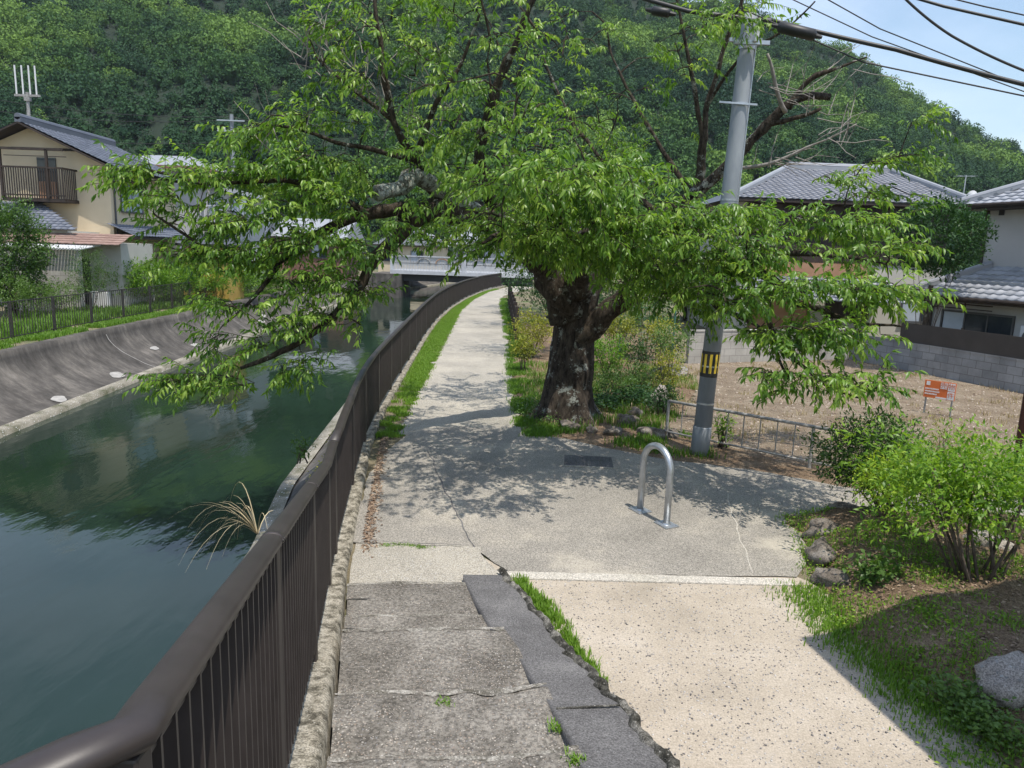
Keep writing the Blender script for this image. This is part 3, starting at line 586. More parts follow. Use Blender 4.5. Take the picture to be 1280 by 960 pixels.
limb([(900, 212, 12.0), (960, 205, 11.6), (1020, 180, 11.3), (1070, 155, 11.1)], .04, .008, m_dead, nodes=False)
for k in range(46):       # fine bare twigs on the dead side
    s = rnd.choice([(1000, 122, 11.5), (985, 198, 11.4), (1040, 175, 11.2), (1050, 82, 11.2), (960, 205, 11.6), (965, 110, 11.3), (1020, 140, 11.4)])
    p = [(s[0]+rnd.uniform(-20, 20), s[1]+rnd.uniform(-8, 8), s[2])]
    ang = rnd.uniform(-1.5, .5); Lp = rnd.uniform(25, 85)
    for i in (1, 2, 3): p.append((p[-1][0]+Lp/3*math.cos(ang), p[-1][1]+Lp/3*math.sin(ang), p[-1][2]+rnd.uniform(-.2, .2))); ang += rnd.uniform(-.5, .5)
    P = [atY(*q)-TO for q in p]
    if k == 0: tw_dead = MB()
    tw_dead.tube(P, [.008, .006, .005, .003], 4, cap=False)
tw_dead.build('bare_twigs', m_dead, tree); tw_dead = MB()
for k in range(60):
    s = rnd.choice([(470, 120, 9.7), (450, 100, 9.6), (430, 60, 9.6), (400, 75, 9.5), (500, 160, 9.8), (345, 185, 9.4), (540, 150, 9.8)])
    p = [(s[0]+rnd.uniform(-25, 25), s[1]+rnd.uniform(-25, 25), s[2])]
    ang = rnd.uniform(-2.6, -1.0); Lp = rnd.uniform(30, 90)
    for i in (1, 2, 3): p.append((p[-1][0]+Lp/3*math.cos(ang), p[-1][1]+Lp/3*math.sin(ang), p[-1][2]+rnd.uniform(-.15, .15))); ang += rnd.uniform(-.5, .5)
    tw_dead.tube([atY(*q)-TO for q in p], [.008, .006, .005, .003], 4, cap=False)
tw_dead.build('bare_twigs', m_dead, tree)
# foliage volumes: image x, y, distance, half width, half height (px), half depth (m), sprays
BL = [(560, 60, 9.7, 120, 75, 1.2, 36), (460, 95, 9.7, 75, 70, .8, 18), (600, 170, 9.9, 125, 70, 1.3, 58), (380, 165, 9.4, 85, 32, .7, 36), (430, 30, 9.6, 60, 50, .7, 16),
      (330, 225, 9.4, 110, 40, .8, 60), (215, 232, 9.1, 75, 22, .5, 26), (165, 208, 9.1, 42, 13, .3, 9), (300, 285, 9.3, 115, 34, .7, 58), (420, 235, 9.8, 90, 50, 1.0, 66),
      (370, 330, 9.4, 80, 32, .7, 40), (440, 335, 9.5, 55, 40, .7, 26), (250, 315, 9.1, 70, 18, .5, 16), (400, 390, 9.2, 70, 26, .6, 26), (290, 400, 9.0, 50, 30, .5, 16), (270, 462, 8.9, 58, 22, .4, 22), (225, 483, 8.8, 28, 14, .3, 9),
      (365, 440, 9.0, 55, 24, .4, 18), (455, 365, 9.5, 42, 22, .4, 11), (520, 225, 9.9, 80, 50, 1.0, 50),
      (670, 245, 8.4, 120, 46, 1.1, 82), (770, 255, 8.9, 125, 40, 1.3, 84), (640, 290, 10.0, 70, 34, 1.0, 50), (720, 295, 9.4, 90, 28, .9, 50), (800, 300, 9.0, 100, 36, 1.0, 70),
      (900, 295, 8.9, 100, 38, 1.0, 70), (1000, 285, 9.3, 110, 26, .8, 44), (1080, 292, 9.2, 90, 26, .7, 30), (830, 345, 9.6, 80, 26, .9, 34), (920, 345, 8.8, 90, 28, .8, 46), (1030, 348, 8.3, 105, 20, .6, 34), (1105, 350, 8.1, 70, 12, .4, 17),
      (950, 395, 8.3, 65, 24, .6, 26), (1000, 400, 8.0, 60, 22, .5, 19), (1060, 403, 8.0, 75, 14, .4, 13), (965, 440, 8.0, 34, 34, .4, 17), (1025, 462, 7.6, 42, 17, .3, 13), (1082, 495, 7.5, 32, 10, .25, 7), (985, 492, 8.0, 12, 18, .2, 3),
      (1080, 235, 10.6, 70, 16, .5, 17), (1125, 195, 10.5, 40, 20, .4, 11), (1155, 160, 10.5, 20, 14, .2, 4),
      (820, 90, 12.2, 110, 85, 1.2, 16), (740, 150, 12.8, 95, 60, 1.2, 26), (900, 25, 11.8, 90, 30, .9, 12), (915, 22, 10.0, 60, 26, .4, 9), (780, 205, 12.8, 80, 35, 1.2, 22), (700, 60, 11.6, 80, 60, 1.3, 14), (600, -20, 9.8, 160, 30, 1.2, 16), (960, 15, 11.3, 55, 14, .5, 5),
      (560, 290, 11.5, 80, 18, 1.0, 18), (820, 352, 10.4, 60, 26, .7, 30), (880, 375, 9.8, 45, 26, .5, 18), (660, 285, 14.5, 80, 35, 1.6, 60), (590, 270, 13.5, 80, 28, 1.5, 44), (760, 330, 14.5, 80, 35, 1.2, 34), (670, 190, 7.3, 90, 34, .8, 20), (740, 215, 7.2, 80, 26, .7, 14), (610, 90, 8.2, 90, 50, 1.2, 10), (715, 312, 10.6, 75, 20, .6, 42), (500, 262, 9.3, 60, 24, .4, 20), (430, 290, 9.2, 60, 26, .5, 22), (560, -60, 7.6, 200, 40, 1.4, 34)]
def excluded(x, y):
    if 480 < x < 632 and 312 < y < 372: return True          # gap in which the bridge is seen
    if 395 < x < 440 and 288 < y < 325: return True
    if 620 < x < 780 and y > 352: return True
    if 800 < x < 930 and y > 408: return True
    if 1180 < x: return True
    if 985 < x < 1180 and y < 150: return True
    return False
SP = []
for (x, y, Y, rx, ry, rd, n) in BL:
    k = 0
    while k < n*1.12:
        q = rng.normal(0, .5, 3)
        if np.dot(q, q) > 1: continue
        px_, py_ = x+q[0]*rx, y+q[1]*ry
        k += 1
        if excluded(px_, py_): continue
        if 455 < px_ < 560 and 195 < py_ < 262 and Y+q[2]*rd < 10.2: continue      # sawn lichen covered stump stays in view
        if py_ > 515: continue
        p = atY(px_, py_, Y+q[2]*rd); lay = .52; ph = .35*noise.noise(Vector((p.x*.6, p.y*.6, 3)))*2; c_ = round((p.z-ph)/lay)*lay+ph   # sprays gather in loose layers
        p.z += (c_-p.z)*.62
        SP.append(p)
nodes = np.array([tuple(p) for p in limb_nodes]); ln0 = len(nodes)
SPa = np.array([tuple(p) for p in SP])
dist = np.array([np.min(np.linalg.norm(nodes-p, axis=1)) for p in SPa]); order = np.argsort(dist)
tw = MB(); LP, LD, LS, LTn = [], [], [], []
allnodes = list(map(tuple, nodes)); arr = np.zeros((len(nodes)+len(SPa)*5+10, 3)); arr[:len(nodes)] = nodes; cnt = len(nodes)
trunkc = np.array([1.0, 12.6])
for idx in order:
    p = SPa[idx]; dd = np.linalg.norm(arr[:cnt]-p, axis=1); j = int(np.argmin(dd)); a = Vector(arr[j]); b = Vector(p); Ln = (b-a).length
    if Ln > .08:
        mid = a.lerp(b, .5)+Vector((rnd.uniform(-.1, .1), rnd.uniform(-.1, .1), .12+rnd.uniform(-.05, .1)))*Ln
        r = .004+.012*min(1, Ln/1.2); q1 = a.lerp(mid, .5)+Vector((0, 0, .03*Ln))
        tw.tube([a-TO, q1-TO, mid-TO, mid.lerp(b, .55)-TO, b-TO], [r*1.5, r*1.2, r, r*.8, r*.55], 4, cap=False)
        for t in (.4, .7, 1.0):
            c = mid.lerp(b, t) if t > .4 else q1.lerp(mid, .6)
            if cnt < len(arr): arr[cnt] = c; cnt += 1
    out = np.array([p[0]-trunkc[0], p[1]-trunkc[1], 0]); out /= max(.3, np.linalg.norm(out)); g = (p-np.array(a)); g /= max(.15, np.linalg.norm(g))
    d = Vector(out*.55+g*.5+rng.normal(0, .42, 3)*np.array([1, 1, .5])+np.array([0, 0, .12])).normalized()
    tb = rnd.gauss(.48, .2)
    for br in range(rnd.choice((2, 3, 3))):
        dd_ = d if br == 0 else (d+Vector(rng.normal(0, .6, 3)*np.array([1, 1, .55]))).normalized()
        Lt = rnd.uniform(.3, .55)*(1 if br == 0 else .7); pts = [b.copy()]; cur = b.copy(); v = dd_.copy(); ns = 5
        for s in range(ns):
            v = (v+Vector((0, 0, -.09))+Vector(rng.normal(0, .07, 3))).normalized(); cur = cur+v*Lt/ns; pts.append(cur.copy())
        tw.tube([q-TO for q in pts[::2]+[pts[-1]]], [.0045, .0035, .0025, .0018], 3, cap=False)
        nl = int(Lt/.031)
        for s in range(nl+3):
            t = min(1, (s+.5)/nl); f_ = t*ns; i0 = min(ns-1, int(f_)); q = pts[i0].lerp(pts[i0+1], f_-i0); ax = (pts[i0+1]-pts[i0]).normalized()
            side = ax.cross(Vector((0, 0, 1))); side = side.normalized() if side.length > .05 else Vector((1, 0, 0))
            sg = 1 if s % 2 else -1
            ld = ax*rnd.uniform(.25, .8)+side*sg*rnd.uniform(.3, 1.0)+Vector((0, 0, -rnd.uniform(-.05, .85)))+Vector(rng.normal(0, .22, 3))
            if s >= nl: ld = ax*1+side*rnd.uniform(-.7, .7)+Vector((0, 0, -rnd.uniform(.2, .9)))
            LP.append(q); LD.append(ld); LS.append(rnd.uniform(.062, .118)*(1.0 if t > .15 else .8)); LTn.append(tb+rnd.gauss(0, .17))
tw.build('twigs', m_branch, tree)
LP = np.array([tuple(p) for p in LP]); LD = np.array([tuple(p) for p in LD]); LS = np.array(LS); LTn = np.array(LTn)
print('cherry leaves', len(LP))
V, F, I = scatter_leaves(LP-np.array(tuple(TO)), LD, LS, leaf_template(wid=.33, droop=.34))
npmesh('crown', V, F, m_leaf, LTn[I], tree)
# roots, suckers and ivy at the foot
def ground_leaves(name, pts, size, mat, hgt=.08, tintm=.5, parent=None, tmpl=None, nper=8, spread=.08):
    P = np.repeat(np.array(pts), nper, 0); P = P+rng.normal(0, 1, P.shape)*np.array([spread, spread, hgt*.35]); P[:, 2] += rng.uniform(0, hgt, len(P))
    D = rng.normal(0, 1, P.shape); D[:, 2] = np.abs(D[:, 2])*.4+rng.uniform(-.2, .3, len(P)); S = rng.uniform(.6, 1.3, len(P))*size
    V, F, I = scatter_leaves(P, D, S, tmpl or leaf_simple(wid=.55)); return npmesh(name, V, F, mat, (rng.normal(tintm, .2, len(P)))[I], parent)
def blades(name, pts, h, mat, nper=7, spread=.035, wid=.006, lean=.35, tintm=.5, parent=None):
    P = np.repeat(np.array(pts), nper, 0); n = len(P); P = P+rng.normal(0, 1, P.shape)*np.array([spread, spread, 0])
    a = rng.uniform(0, 2*np.pi, n); H = h*rng.uniform(.5, 1.25, n); l = H*lean*rng.uniform(.3, 1.6, n); dx, dy = np.cos(a), np.sin(a); w_ = wid*rng.uniform(.7, 1.3, n)
    sx, sy = -dy*w_, dx*w_
    V = np.stack([np.stack([P[:, 0]-sx, P[:, 1]-sy, P[:, 2]], 1), np.stack([P[:, 0]+sx, P[:, 1]+sy, P[:, 2]], 1),
                  np.stack([P[:, 0]-sx*.8+dx*l*.35, P[:, 1]-sy*.8+dy*l*.35, P[:, 2]+H*.6], 1), np.stack([P[:, 0]+sx*.8+dx*l*.35, P[:, 1]+sy*.8+dy*l*.35, P[:, 2]+H*.6], 1),
                  np.stack([P[:, 0]+dx*l, P[:, 1]+dy*l, P[:, 2]+H*.95], 1)], 1).reshape(-1, 3)
    b = (np.arange(n)*5)[:, None]; F = np.concatenate([b+np.array([0, 1, 3]), b+np.array([0, 3, 2]), b+np.array([2, 3, 4])], 0); t = rng.normal(tintm, .2, n)
    return npmesh(name, V, F, mat, np.concatenate([t, t, t]), parent)
# ================================================================ POLE, WIRES, BOLLARD, LOW FENCE, COVER
pb = at(874, 568, 0); ptop = atY(936, 36, pb.y+.02); pole = empty('utility_pole', pb, label='tall grey utility pole with black and yellow striped band beside the cherry tree', cat='utility pole')
ax = (ptop-pb); axn = ax.normalized(); Lp = ax.length
m = MB(); m.tube([Vector((0, 0, -.1)), ax*.5, ax*1.0, ax*1.03], [.128, .118, .104, .102], 32); m.build('shaft', m_pole, pole, smooth=True)
m = MB(); m.tube([Vector((0, 0, -.05)), axn*.42, axn*.44], [.138, .136, .130], 32); m.build('base_sleeve', m_pole, pole, smooth=True)
zb = (atY(884, 458, pb.y)-pb).z; za = (atY(882, 440, pb.y)-pb).z
m = MB(); m.tube([axn*(za-.36), axn*(za+.02)], [.1275, .1265], 40); band = m.build('warning_band', m_black, pole, smooth=False)
zc0, zc1 = za-.30, za-.02
for k in range(10):
    a0 = 2*math.pi*k/10; vs = []
    for s in range(4):
        a = a0+.30*s/3
        for z in (zc0, zc1): q = axn*z; vs.append((q.x+.1305*math.cos(a), q.y+.1305*math.sin(a), z))
    mm = MB(); mm.add(vs, [(0, 2, 3, 1), (2, 4, 5, 3), (4, 6, 7, 5)]); mm.build('stripe', m_yellow, band)
for z in (zb-.55, 1.35, (atY(905, 250, pb.y)-pb).z, (atY(924, 130, pb.y)-pb).z):
    rr = .128-.024*z/Lp+.005
    MB().tube([axn*(z-.012), axn*(z+.012)], [rr, rr], 28).build('strap', m_galv, pole)
MB().tube([axn*(zb+.1)+Vector((.125, -.03, 0)), axn*(Lp-.2)+Vector((.112, -.03, 0))], .012, 6).build('conduit', m_galv, pole)
z = (atY(924, 130, pb.y)-pb).z; q = axn*z; MB().bar(q+Vector((-.32, -.12, 0)), q+Vector((.2, -.12, -.02)), .025, .025).build('cross_arm', m_galv, pole)
z = Lp-.22; q = axn*z; m = MB()
m.bar(q+Vector((-.22, -.17, 0)), q+Vector((.25, -.17, 0)), .05, .05); m.bar(q+Vector((-.2, .17, .12)), q+Vector((.25, .17, .12)), .05, .05); m.tube([axn*(z-.05), axn*(z+.05)], [.112, .112], 20); m.build('bracket', m_galv, pole)
m = MB(); m.tube([q+Vector((.05, -.22, .0)), q+Vector((.05, -.22, .16))], [.03, .045], 10); m.build('insulator', m_white, pole)
def cable(name, pts, r, label, sag=.0, group=None, mat=m_cable, cat='cable'):
    P = [Vector(p) for p in pts]; out = []
    for a, b in zip(P[:-1], P[1:]):
        for k in range(12): t = k/12; p = a.lerp(b, t); p.z -= sag*4*t*(1-t); out.append(p)
    out.append(P[-1]); o = out[0].copy(); c = MB().tube([p-o for p in out], r, 6).build(name, mat, smooth=True); c.location = o
    return tag(c, label, cat, group)
C0 = atY(936, 20, pb.y)
cable('overhead_cable', [atY(960, 24, 10.5), atY(1120, 62, 9.9), atY(1290, 108, 9.4)], .028, 'thickest black overhead cable leaving the pole top to the right, tree twigs touching it', .01)
cable('overhead_cable', [atY(790, -6, 10.9), atY(860, 14, 10.6), atY(940, 24, 10.45), atY(965, 26, 10.4)], .030, 'black bundled cable reaching the pole top from the upper left through the leaves')
cable('overhead_cable', [atY(925, 10, 10.4), atY(1080, 78, 10.1), atY(1290, 122, 9.7)], .010, 'thin cable sagging just under the thick one right of the pole')
cable('overhead_cable', [atY(1000, -20, 12), atY(1100, 36, 12), atY(1290, 112, 12)], .009, 'thin wire crossing the sky from top centre down into the thick cable')
cable('overhead_cable', [atY(975, -8, 11.4), atY(1090, 46, 11.2), atY(1290, 118, 11.0)], .008, 'second thin wire crossing the sky just behind the thick cable')
cable('overhead_cable', [atY(1125, -8, 9), atY(1180, 8, 8.8), atY(1290, 33, 8.5)], .016, 'dark cable with small clips running across the top right corner of the sky')
cable('overhead_cable', [atY(1165, -8, 9), atY(1230, 8, 8.9), atY(1290, 21, 8.8)], .008, 'uppermost thin wire in the top right corner of the sky')
cable('overhead_cable', [atY(1130, -3, 9), atY(1190, 45, 8.9), atY(1290, 92, 8.7)], .014, 'twisted cable dropping steeply through the top right of the sky', .02)
def closure(a, b, r, label):
    a, b = Vector(a), Vector(b); g = empty('cable_closure', a, label=label, cat='cable box'); d = b-a; n = d.normalized()
    MB().tube([n*0, n*.03, d*.5, d-n*.03, d], [r*.5, r, r, r, r*.5], 12, .8).build('housing', m_black, g, smooth=True)
    MB().tube([n*-.08, n*.0], [.02, .035], 8).build('cable_gland', m_black, g); MB().tube([d, d+n*.08], [.035, .02], 8).build('cable_gland', m_black, g)
closure(atY(972, 33, 10.3), atY(1020, 45, 10.15), .09, 'black cable closure box hanging right of the pole top')
closure(atY(814, 13, 10.7), atY(838, 17, 10.6), .075, 'small black cable closure left of the pole among the leaves')
for k, (x, y) in enumerate([(1142, -1), (1165, 5), (1190, 11), (1216, 17), (1244, 24)]):
    pass
# U shaped bollard
A = at(800, 638, .012); B = at(833, 656, .012); bo = empty('hoop_bollard', A.lerp(B, .5), label='galvanised steel hoop bollard bolted to the paving', cat='bollard'); c = bo.location
d = (B-A).normalized(); w_ = (B-A).length; r = w_/2; H = .83; pts = [A-c, A-c+Vector((0, 0, H-r))]
for k in range(1, 16): t = math.pi*k/16; pts.append(-d*r*math.cos(t)+Vector((0, 0, H-r+r*math.sin(t))))
pts += [B-c+Vector((0, 0, H-r)), B-c]
pts = [Vector((p[0], p[1], p[2])) for p in pts]
MB().tube(pts, .038, 18).build('hoop', m_galv, bo, smooth=True)
for P in (A, B):
    q = P-c; f = MB(); f.box(-.11, -.09, 0, .11, .09, .012); f_ = f.build('base_plate', m_galv, bo, bevel=.002); f_.location = q; f_.rotation_euler = (0, 0, math.atan2(d.y, d.x))
    g = MB(); g.tube([(0, 0, .012), (0, 0, .028)], [.052, .045], 16); g.build('collar', m_galv, f_)
    for sx in (-.085, .085):
        for sy in (-.065, .065): g = MB(); g.tube([(sx, sy, .012), (sx, sy, .024)], .012, 6); g.build('bolt', m_galv, f_)
# low pipe fence
def pipefence():
    P = [at(833, 543, .05), at(1012, 581, .05)]; P.append(P[1]+(P[1]-P[0])*.45); f = empty('low_pipe_fence', P[0], label='low grey metal bar fence along the edge of the vacant lot behind the pole', cat='fence'); o = P[0]
    h = .56
    for a, b in zip(P[:-1], P[1:]):
        dd = (b-a); n = max(3, int(dd.length/.235)); m = MB(); m.tube([a-o+Vector((0, 0, h)), b-o+Vector((0, 0, h))], .024, 10); m.build('top_rail', m_greyrail, f, smooth=True)
        m = MB(); m.tube([a-o+Vector((0, 0, .05)), b-o+Vector((0, 0, .05))], .016, 8); m.build('bottom_rail', m_greyrail, f, smooth=True)
        for k in range(1, n): q = a.lerp(b, k/n)-o; MB().tube([q+Vector((0, 0, .05)), q+Vector((0, 0, h))], .009, 6).build('bar', m_greyrail, f)
    for a in P: MB().tube([a-o+Vector((0, 0, -.05)), a-o+Vector((0, 0, h))], .024, 10).build('post', m_greyrail, f)
pipefence()
cv = empty('drain_cover', (1.12, 9.86, .012), R(-4), label='dark rectangular chequered drain cover set in the asphalt in front of the cherry trunk', cat='drain cover')
m = MB(); m.box(-.34, -.26, 0, .34, .26, .006)
for i in range(14):
    for j in range(11): m.box(-.32+i*.047, -.24+j*.045, .006, -.295+i*.047, -.215+j*.045, .010)
m.build('cover', m_slab, cv)
m = MB(); m.box(-.38, -.30, -.004, .38, -.262, .008); m.box(-.38, .262, -.004, .38, .30, .008); m.box(-.38, -.2615, -.004, -.342, .2615, .008); m.box(.342, -.2615, -.004, .38, .2615, .008); m.build('frame', m_asph, cv)
# real estate sign
def sign():
    a = atY(1157, 474, 14.2); b = atY(1196, 480, 13.8); a2 = atY(1155, 500, 14.2); base = Vector(((a.x+b.x)/2, (a.y+b.y)/2, 0)); ang = math.atan2(b.y-a.y, b.x-a.x); W = (b-a).length; Hh = W*.62; zt_ = (a.z+b.z)/2
    s = empty('land_sale_sign', base, ang, label='small orange and white sign board on two stakes in the vacant lot', cat='sign')
    bd = MB(); bd.box(-W/2, -.012, zt_-Hh, W/2, .012, zt_); board = bd.build('board', m_orange, s)
    for x in (-W*.42, W*.42): q = MB(); q.box(x-.014, .013, 0, x+.014, .04, zt_-.02); q.build('stake', m_greyrail, s)
    def panel(x0, z0, x1, z1):
        p = MB(); p.box(-W/2+x0*W, -.0155, zt_-z1*Hh, -W/2+x1*W, -.0125, zt_-z0*Hh); p.build('white_panel', m_signw, board)
    panel(.52, .04, .73, .40); panel(.76, .04, .98, .48); panel(.76, .52, .98, .98); panel(.06, .06, .18, .28)
    panel(.40, .90, .74, .985)
    for k, (x0, x1) in enumerate(((.04, .46), (.04, .48), (.04, .42))):
        z0 = .44+k*.15; x = x0; ln = MB(); ln.box(-W/2+x0*W, -.0140, zt_-(z0+.079)*Hh, -W/2+x1*W, -.0125, zt_-(z0+.071)*Hh)
        while x < x1: wv = .02+.02*rnd.random(); ln.box(-W/2+x*W, -.0150, zt_-(z0+.075)*Hh, -W/2+(x+wv)*W, -.0125, zt_-z0*Hh); x += wv+.012
        ln.build('text_line', m_signw, board)
    for t, x, z in (('売', .625, .22), ('物', .87, .26), ('件', .87, .75)):
        cu = bpy.data.curves.new('lettering', 'FONT'); cu.body = t; cu.size = Hh*.36; cu.align_x = 'CENTER'; cu.align_y = 'CENTER'; cu.extrude = .001
        to = bpy.data.objects.new('lettering', cu); COL.objects.link(to); dg = bpy.context.evaluated_depsgraph_get(); me = bpy.data.meshes.new_from_object(to.evaluated_get(dg)); bpy.data.objects.remove(to)
        lo = bpy.data.objects.new('lettering', me); COL.objects.link(lo); me.materials.clear(); me.materials.append(m_orange); lo.parent = board; lo.location = (-W/2+x*W, -.0175, zt_-z*Hh); lo.rotation_euler = (R(90), 0, 0)
sign()
# red brown wooden post at the right edge
pp = at(1268, 600, .0); zt_ = 5.0
m = MB(); m.tube([(0, 0, -.1), (0, 0, 2), (0, 0, zt_)], [.13, .125, .12], 14, jit=.25); t = m.build('wooden_post', m_redwood); t.location = (pp.x+.08, pp.y, 0); tag(t, 'weathered red brown wooden post at the right edge behind the bright green bush', 'post')
# ================================================================ BUILDINGS
def loc(root, p):
    c, s = math.cos(-root.rotation_euler.z), math.sin(-root.rotation_euler.z); x, y = p[0]-root.location.x, p[1]-root.location.y
    return Vector((c*x-s*y, s*x+c*y, p[2]-root.location.z))
def bx(name, b, mat, parent, bevel=0):
    m = MB(); m.box(*b); return m.build(name, mat, parent, bevel=bevel)
def tiled(name, P0, u, v, W, Ls, parent, mat, mask=None, tw_=.27, ch=.25, ns=6, amp=.03, thick=.05):
    """roof plane of curved tiles: P0 eave corner, u along the eave, v up the slope"""
    P0 = Vector(P0); u = Vector(u).normalized(); v = Vector(v).normalized(); n = u.cross(v).normalized()
    if n.z < 0: n = -n
    nt_, nc = max(1, int(round(W/tw_))), max(1, int(round(Ls/ch))); tw_, ch = W/nt_, Ls/nc
    V, F, T = [], [], []; idx = 0
    for j in range(nc):
        for i in range(nt_):
            if mask and not mask((i+.5)/nt_, (j+.5)/nc): continue
            t = rng.random(); t0 = rng.normal(0, .002)
            for jj, vv in enumerate((0, 1)):
                for s in range(ns+1):
                    a = s/ns; hgt = amp*(math.cos(a*2*math.pi)*.5+.5)**1.5+(.028 if jj == 0 else 0)+t0
                    V.append(tuple(P0+u*((i+a)*tw_)+v*((j+vv)*ch)+n*hgt))
            for s in range(ns): F.append((idx+s, idx+s+1, idx+ns+1+s+1, idx+ns+1+s)); T.append(t)
            # nose of the course
            for s in range(ns+1): V.append(tuple(Vector(V[idx+s])-n*.034))
            for s in range(ns): F.append((idx+2*(ns+1)+s, idx+2*(ns+1)+s+1, idx+s+1, idx+s)); T.append(t*.6)
            idx += 3*(ns+1)
    return npmesh(name, np.array(V), np.array(F), mat, np.array(T), parent)
def ridge(name, a, b, parent, mat=m_tile, r=.13):
    a, b = Vector(a), Vector(b); m = MB(); m.bar(a+Vector((0, 0, .04)), b+Vector((0, 0, .04)), r*1.5, r*1.2); m.tube([a+Vector((0, 0, r)), b+Vector((0, 0, r))], r*.8, 8); return m.build(name, mat, parent)
def window(parent, x0, z0, x1, z1, y, sill=True, curtain=.5, nrm=-1, side=False, panes=2):
    """window on a wall facing -y (or on a wall facing +x when side)"""
    def B(m, a0, b0, c0, a1, b1, c1):
        if side: m.box(-b1, a0, c0, -b0, a1, c1)
        else: m.box(a0, b0, c0, a1, b1, c1)
    f = MB(); t = .05
    B(f, x0-t, y-.05, z0-t, x1+t, y+.02, z0); B(f, x0-t, y-.05, z1, x1+t, y+.02, z1+t); B(f, x0-t, y-.049, z0, x0, y+.02, z1); B(f, x1, y-.049, z0, x1+t, y+.02, z1)
    for k in range(1, panes): xm = x0+(x1-x0)*k/panes; B(f, xm-.02, y-.044, z0, xm+.02, y+.01, z1)
    w = f.build('window', m_alu, parent)
    for k in range(panes):
        a = x0+(x1-x0)*k/panes+.02; b = x0+(x1-x0)*(k+1)/panes-.02; g = MB(); B(g, a, y-.022, z0+.004, b, y-.012, z1-.004); g.build('pane', m_curtain if rnd.random() < curtain else m_glass, w)
    if sill: s = MB(); B(s, x0-.08, y-.10, z0-t-.03, x1+.08, y-.052, z0-t); s.build('sill', m_alu, w)
    return w
# ---- house with silver tiles on the right
d = (.33, -.945); hc = empty('tiled_house', (12.0, 22.2, 0), math.atan2(d[1], d[0]), label='pale grey plastered two storey house with bright silver roof tiles at the right edge', cat='house')
LC = lambda x, y, off: loc(hc, onplane(x, y, (12.0+.945*off, 22.2+.33*off), d))
lw = LC(1158, 375, 0); low_s = LC(1136, 366, -.75)
W1 = 11.0
bx('lower_wall', (.75, 0, -.4, W1, 6.5, 2.55), m_plaster_g, hc)
wa = LC(1180, 392, 0); wb = LC(1262, 402, 0); zt0 = LC(1180, 390, 0).z; zb0 = LC(1180, 415, 0).z
window(hc, wa.x, zb0-.35, wb.x+.1, zt0+.03, 0, panes=3)
bx('timber_post', (.70, -.03, -.4, .82, .05, 2.3), m_timber, hc)
for q in (1.0, 3.0): pass
m = MB()
for z in (1.78, 1.90): m.bar((1.0, -.32, z), (3.0, -.32, z), .03, .03)
for x in (1.35, 2.2): m.bar((x, -.32, 1.7), (x, -.32, 2.05), .03, .03); m.bar((x, -.32, 2.05), (x, -.001, 2.05), .03, .03)
m.build('laundry_rack', m_timber, hc)
m = MB(); m.tube([(.95, -.08, 1.85), (.95, -.20, 1.83)], [.07, .10], 12); m.build('wall_lamp', m_curtain, hc)
ez = 2.10; e0 = low_s.x
upc = LC(1225, 333, .9); upt = LC(1233, 260, .9)
sl = Vector((0, 1.65, upc.z-ez+.0)); sl_n = sl.normalized()
tiled('lower_roof', (e0, -.75, ez), (1, 0, 0), sl, W1-e0, sl.length, hc, m_tilep, mask=lambda a, b: a*(W1-e0) > b*1.1)
ridge('hip_ridge', (e0+.05, -.72, ez+.05), (e0+1.15, .9, upc.z), hc, m_tilep, .10)
bx('eave_board', (e0, -.72, ez-.14, W1, .0, ez-.03), m_timber, hc)
ux = upc.x
bx('upper_wall', (ux, .9, 2.3, W1, 6.5, upt.z+.05), m_plaster_g, hc)
bx('corner_board', (ux-.04, .86, upc.z-.1, ux+.06, .97, upt.z), m_timber, hc)
bx('vent', (ux+.35, .87, upt.z-.22, ux+.5, .895, upt.z-.08), m_dark, hc)
ue = LC(1197, 259, .2); ue2 = LC(1280, 251, .2); zz = (ue.z+ue2.z)/2
slu = Vector((0, 3.2, 1.45)); Wu = W1-ue.x
tiled('upper_roof', (ue.x, .2, zz), (1, 0, 0), slu, Wu, slu.length, hc, m_tilep, mask=lambda a, b: a*Wu > b*3.0)
tiled('upper_roof', (ue.x, 7.0, zz), (0, -1, 0), (3.0, 0, 1.45), 6.8, 3.33, hc, m_tilep, mask=lambda a, b: b*3.2 < (1-a)*6.8 and b*3.2 < a*6.8+.2)
ridge('hip_ridge', (ue.x+.05, .25, zz+.05), (ue.x+3.0, 3.4, zz+1.48), hc, m_tilep, .10); ridge('top_ridge', (ue.x+3.0, 3.4, zz+1.46), (W1, 3.4, zz+1.46), hc, m_tilep)
bx('eave_board', (ue.x+.05, .25, zz-.12, W1, .9, zz-.03), m_timber, hc); bx('eave_board', (ue.x+.05, .901, zz-.12, ux, 6.9, zz-.03), m_timber, hc)
MB().tube([(e0+.1, -.80, ez-.04), (W1, -.80, ez-.02)], .05, 8).build('gutter', m_timber, hc)
MB().tube([(.95, -.06, -.4), (.95, -.06, ez-.3), (.98, -.7, ez-.08)], .035, 8).build('downpipe', m_timber, hc)
m = MB(); m.box(3.9, -.42, .9, 4.7, -.12, 1.5); acu = m.build('air_conditioner', m_white, hc, bevel=.02); m = MB(); m.tube([(4.2, -.425, 1.2), (4.2, -.44, 1.2)], .22, 20); m.build('fan_grille', m_alu, acu)
MB().tube([(e0+.4, .1, zz-.02), (W1, .1, zz-.02)], .05, 8).build('gutter', m_timber, hc)
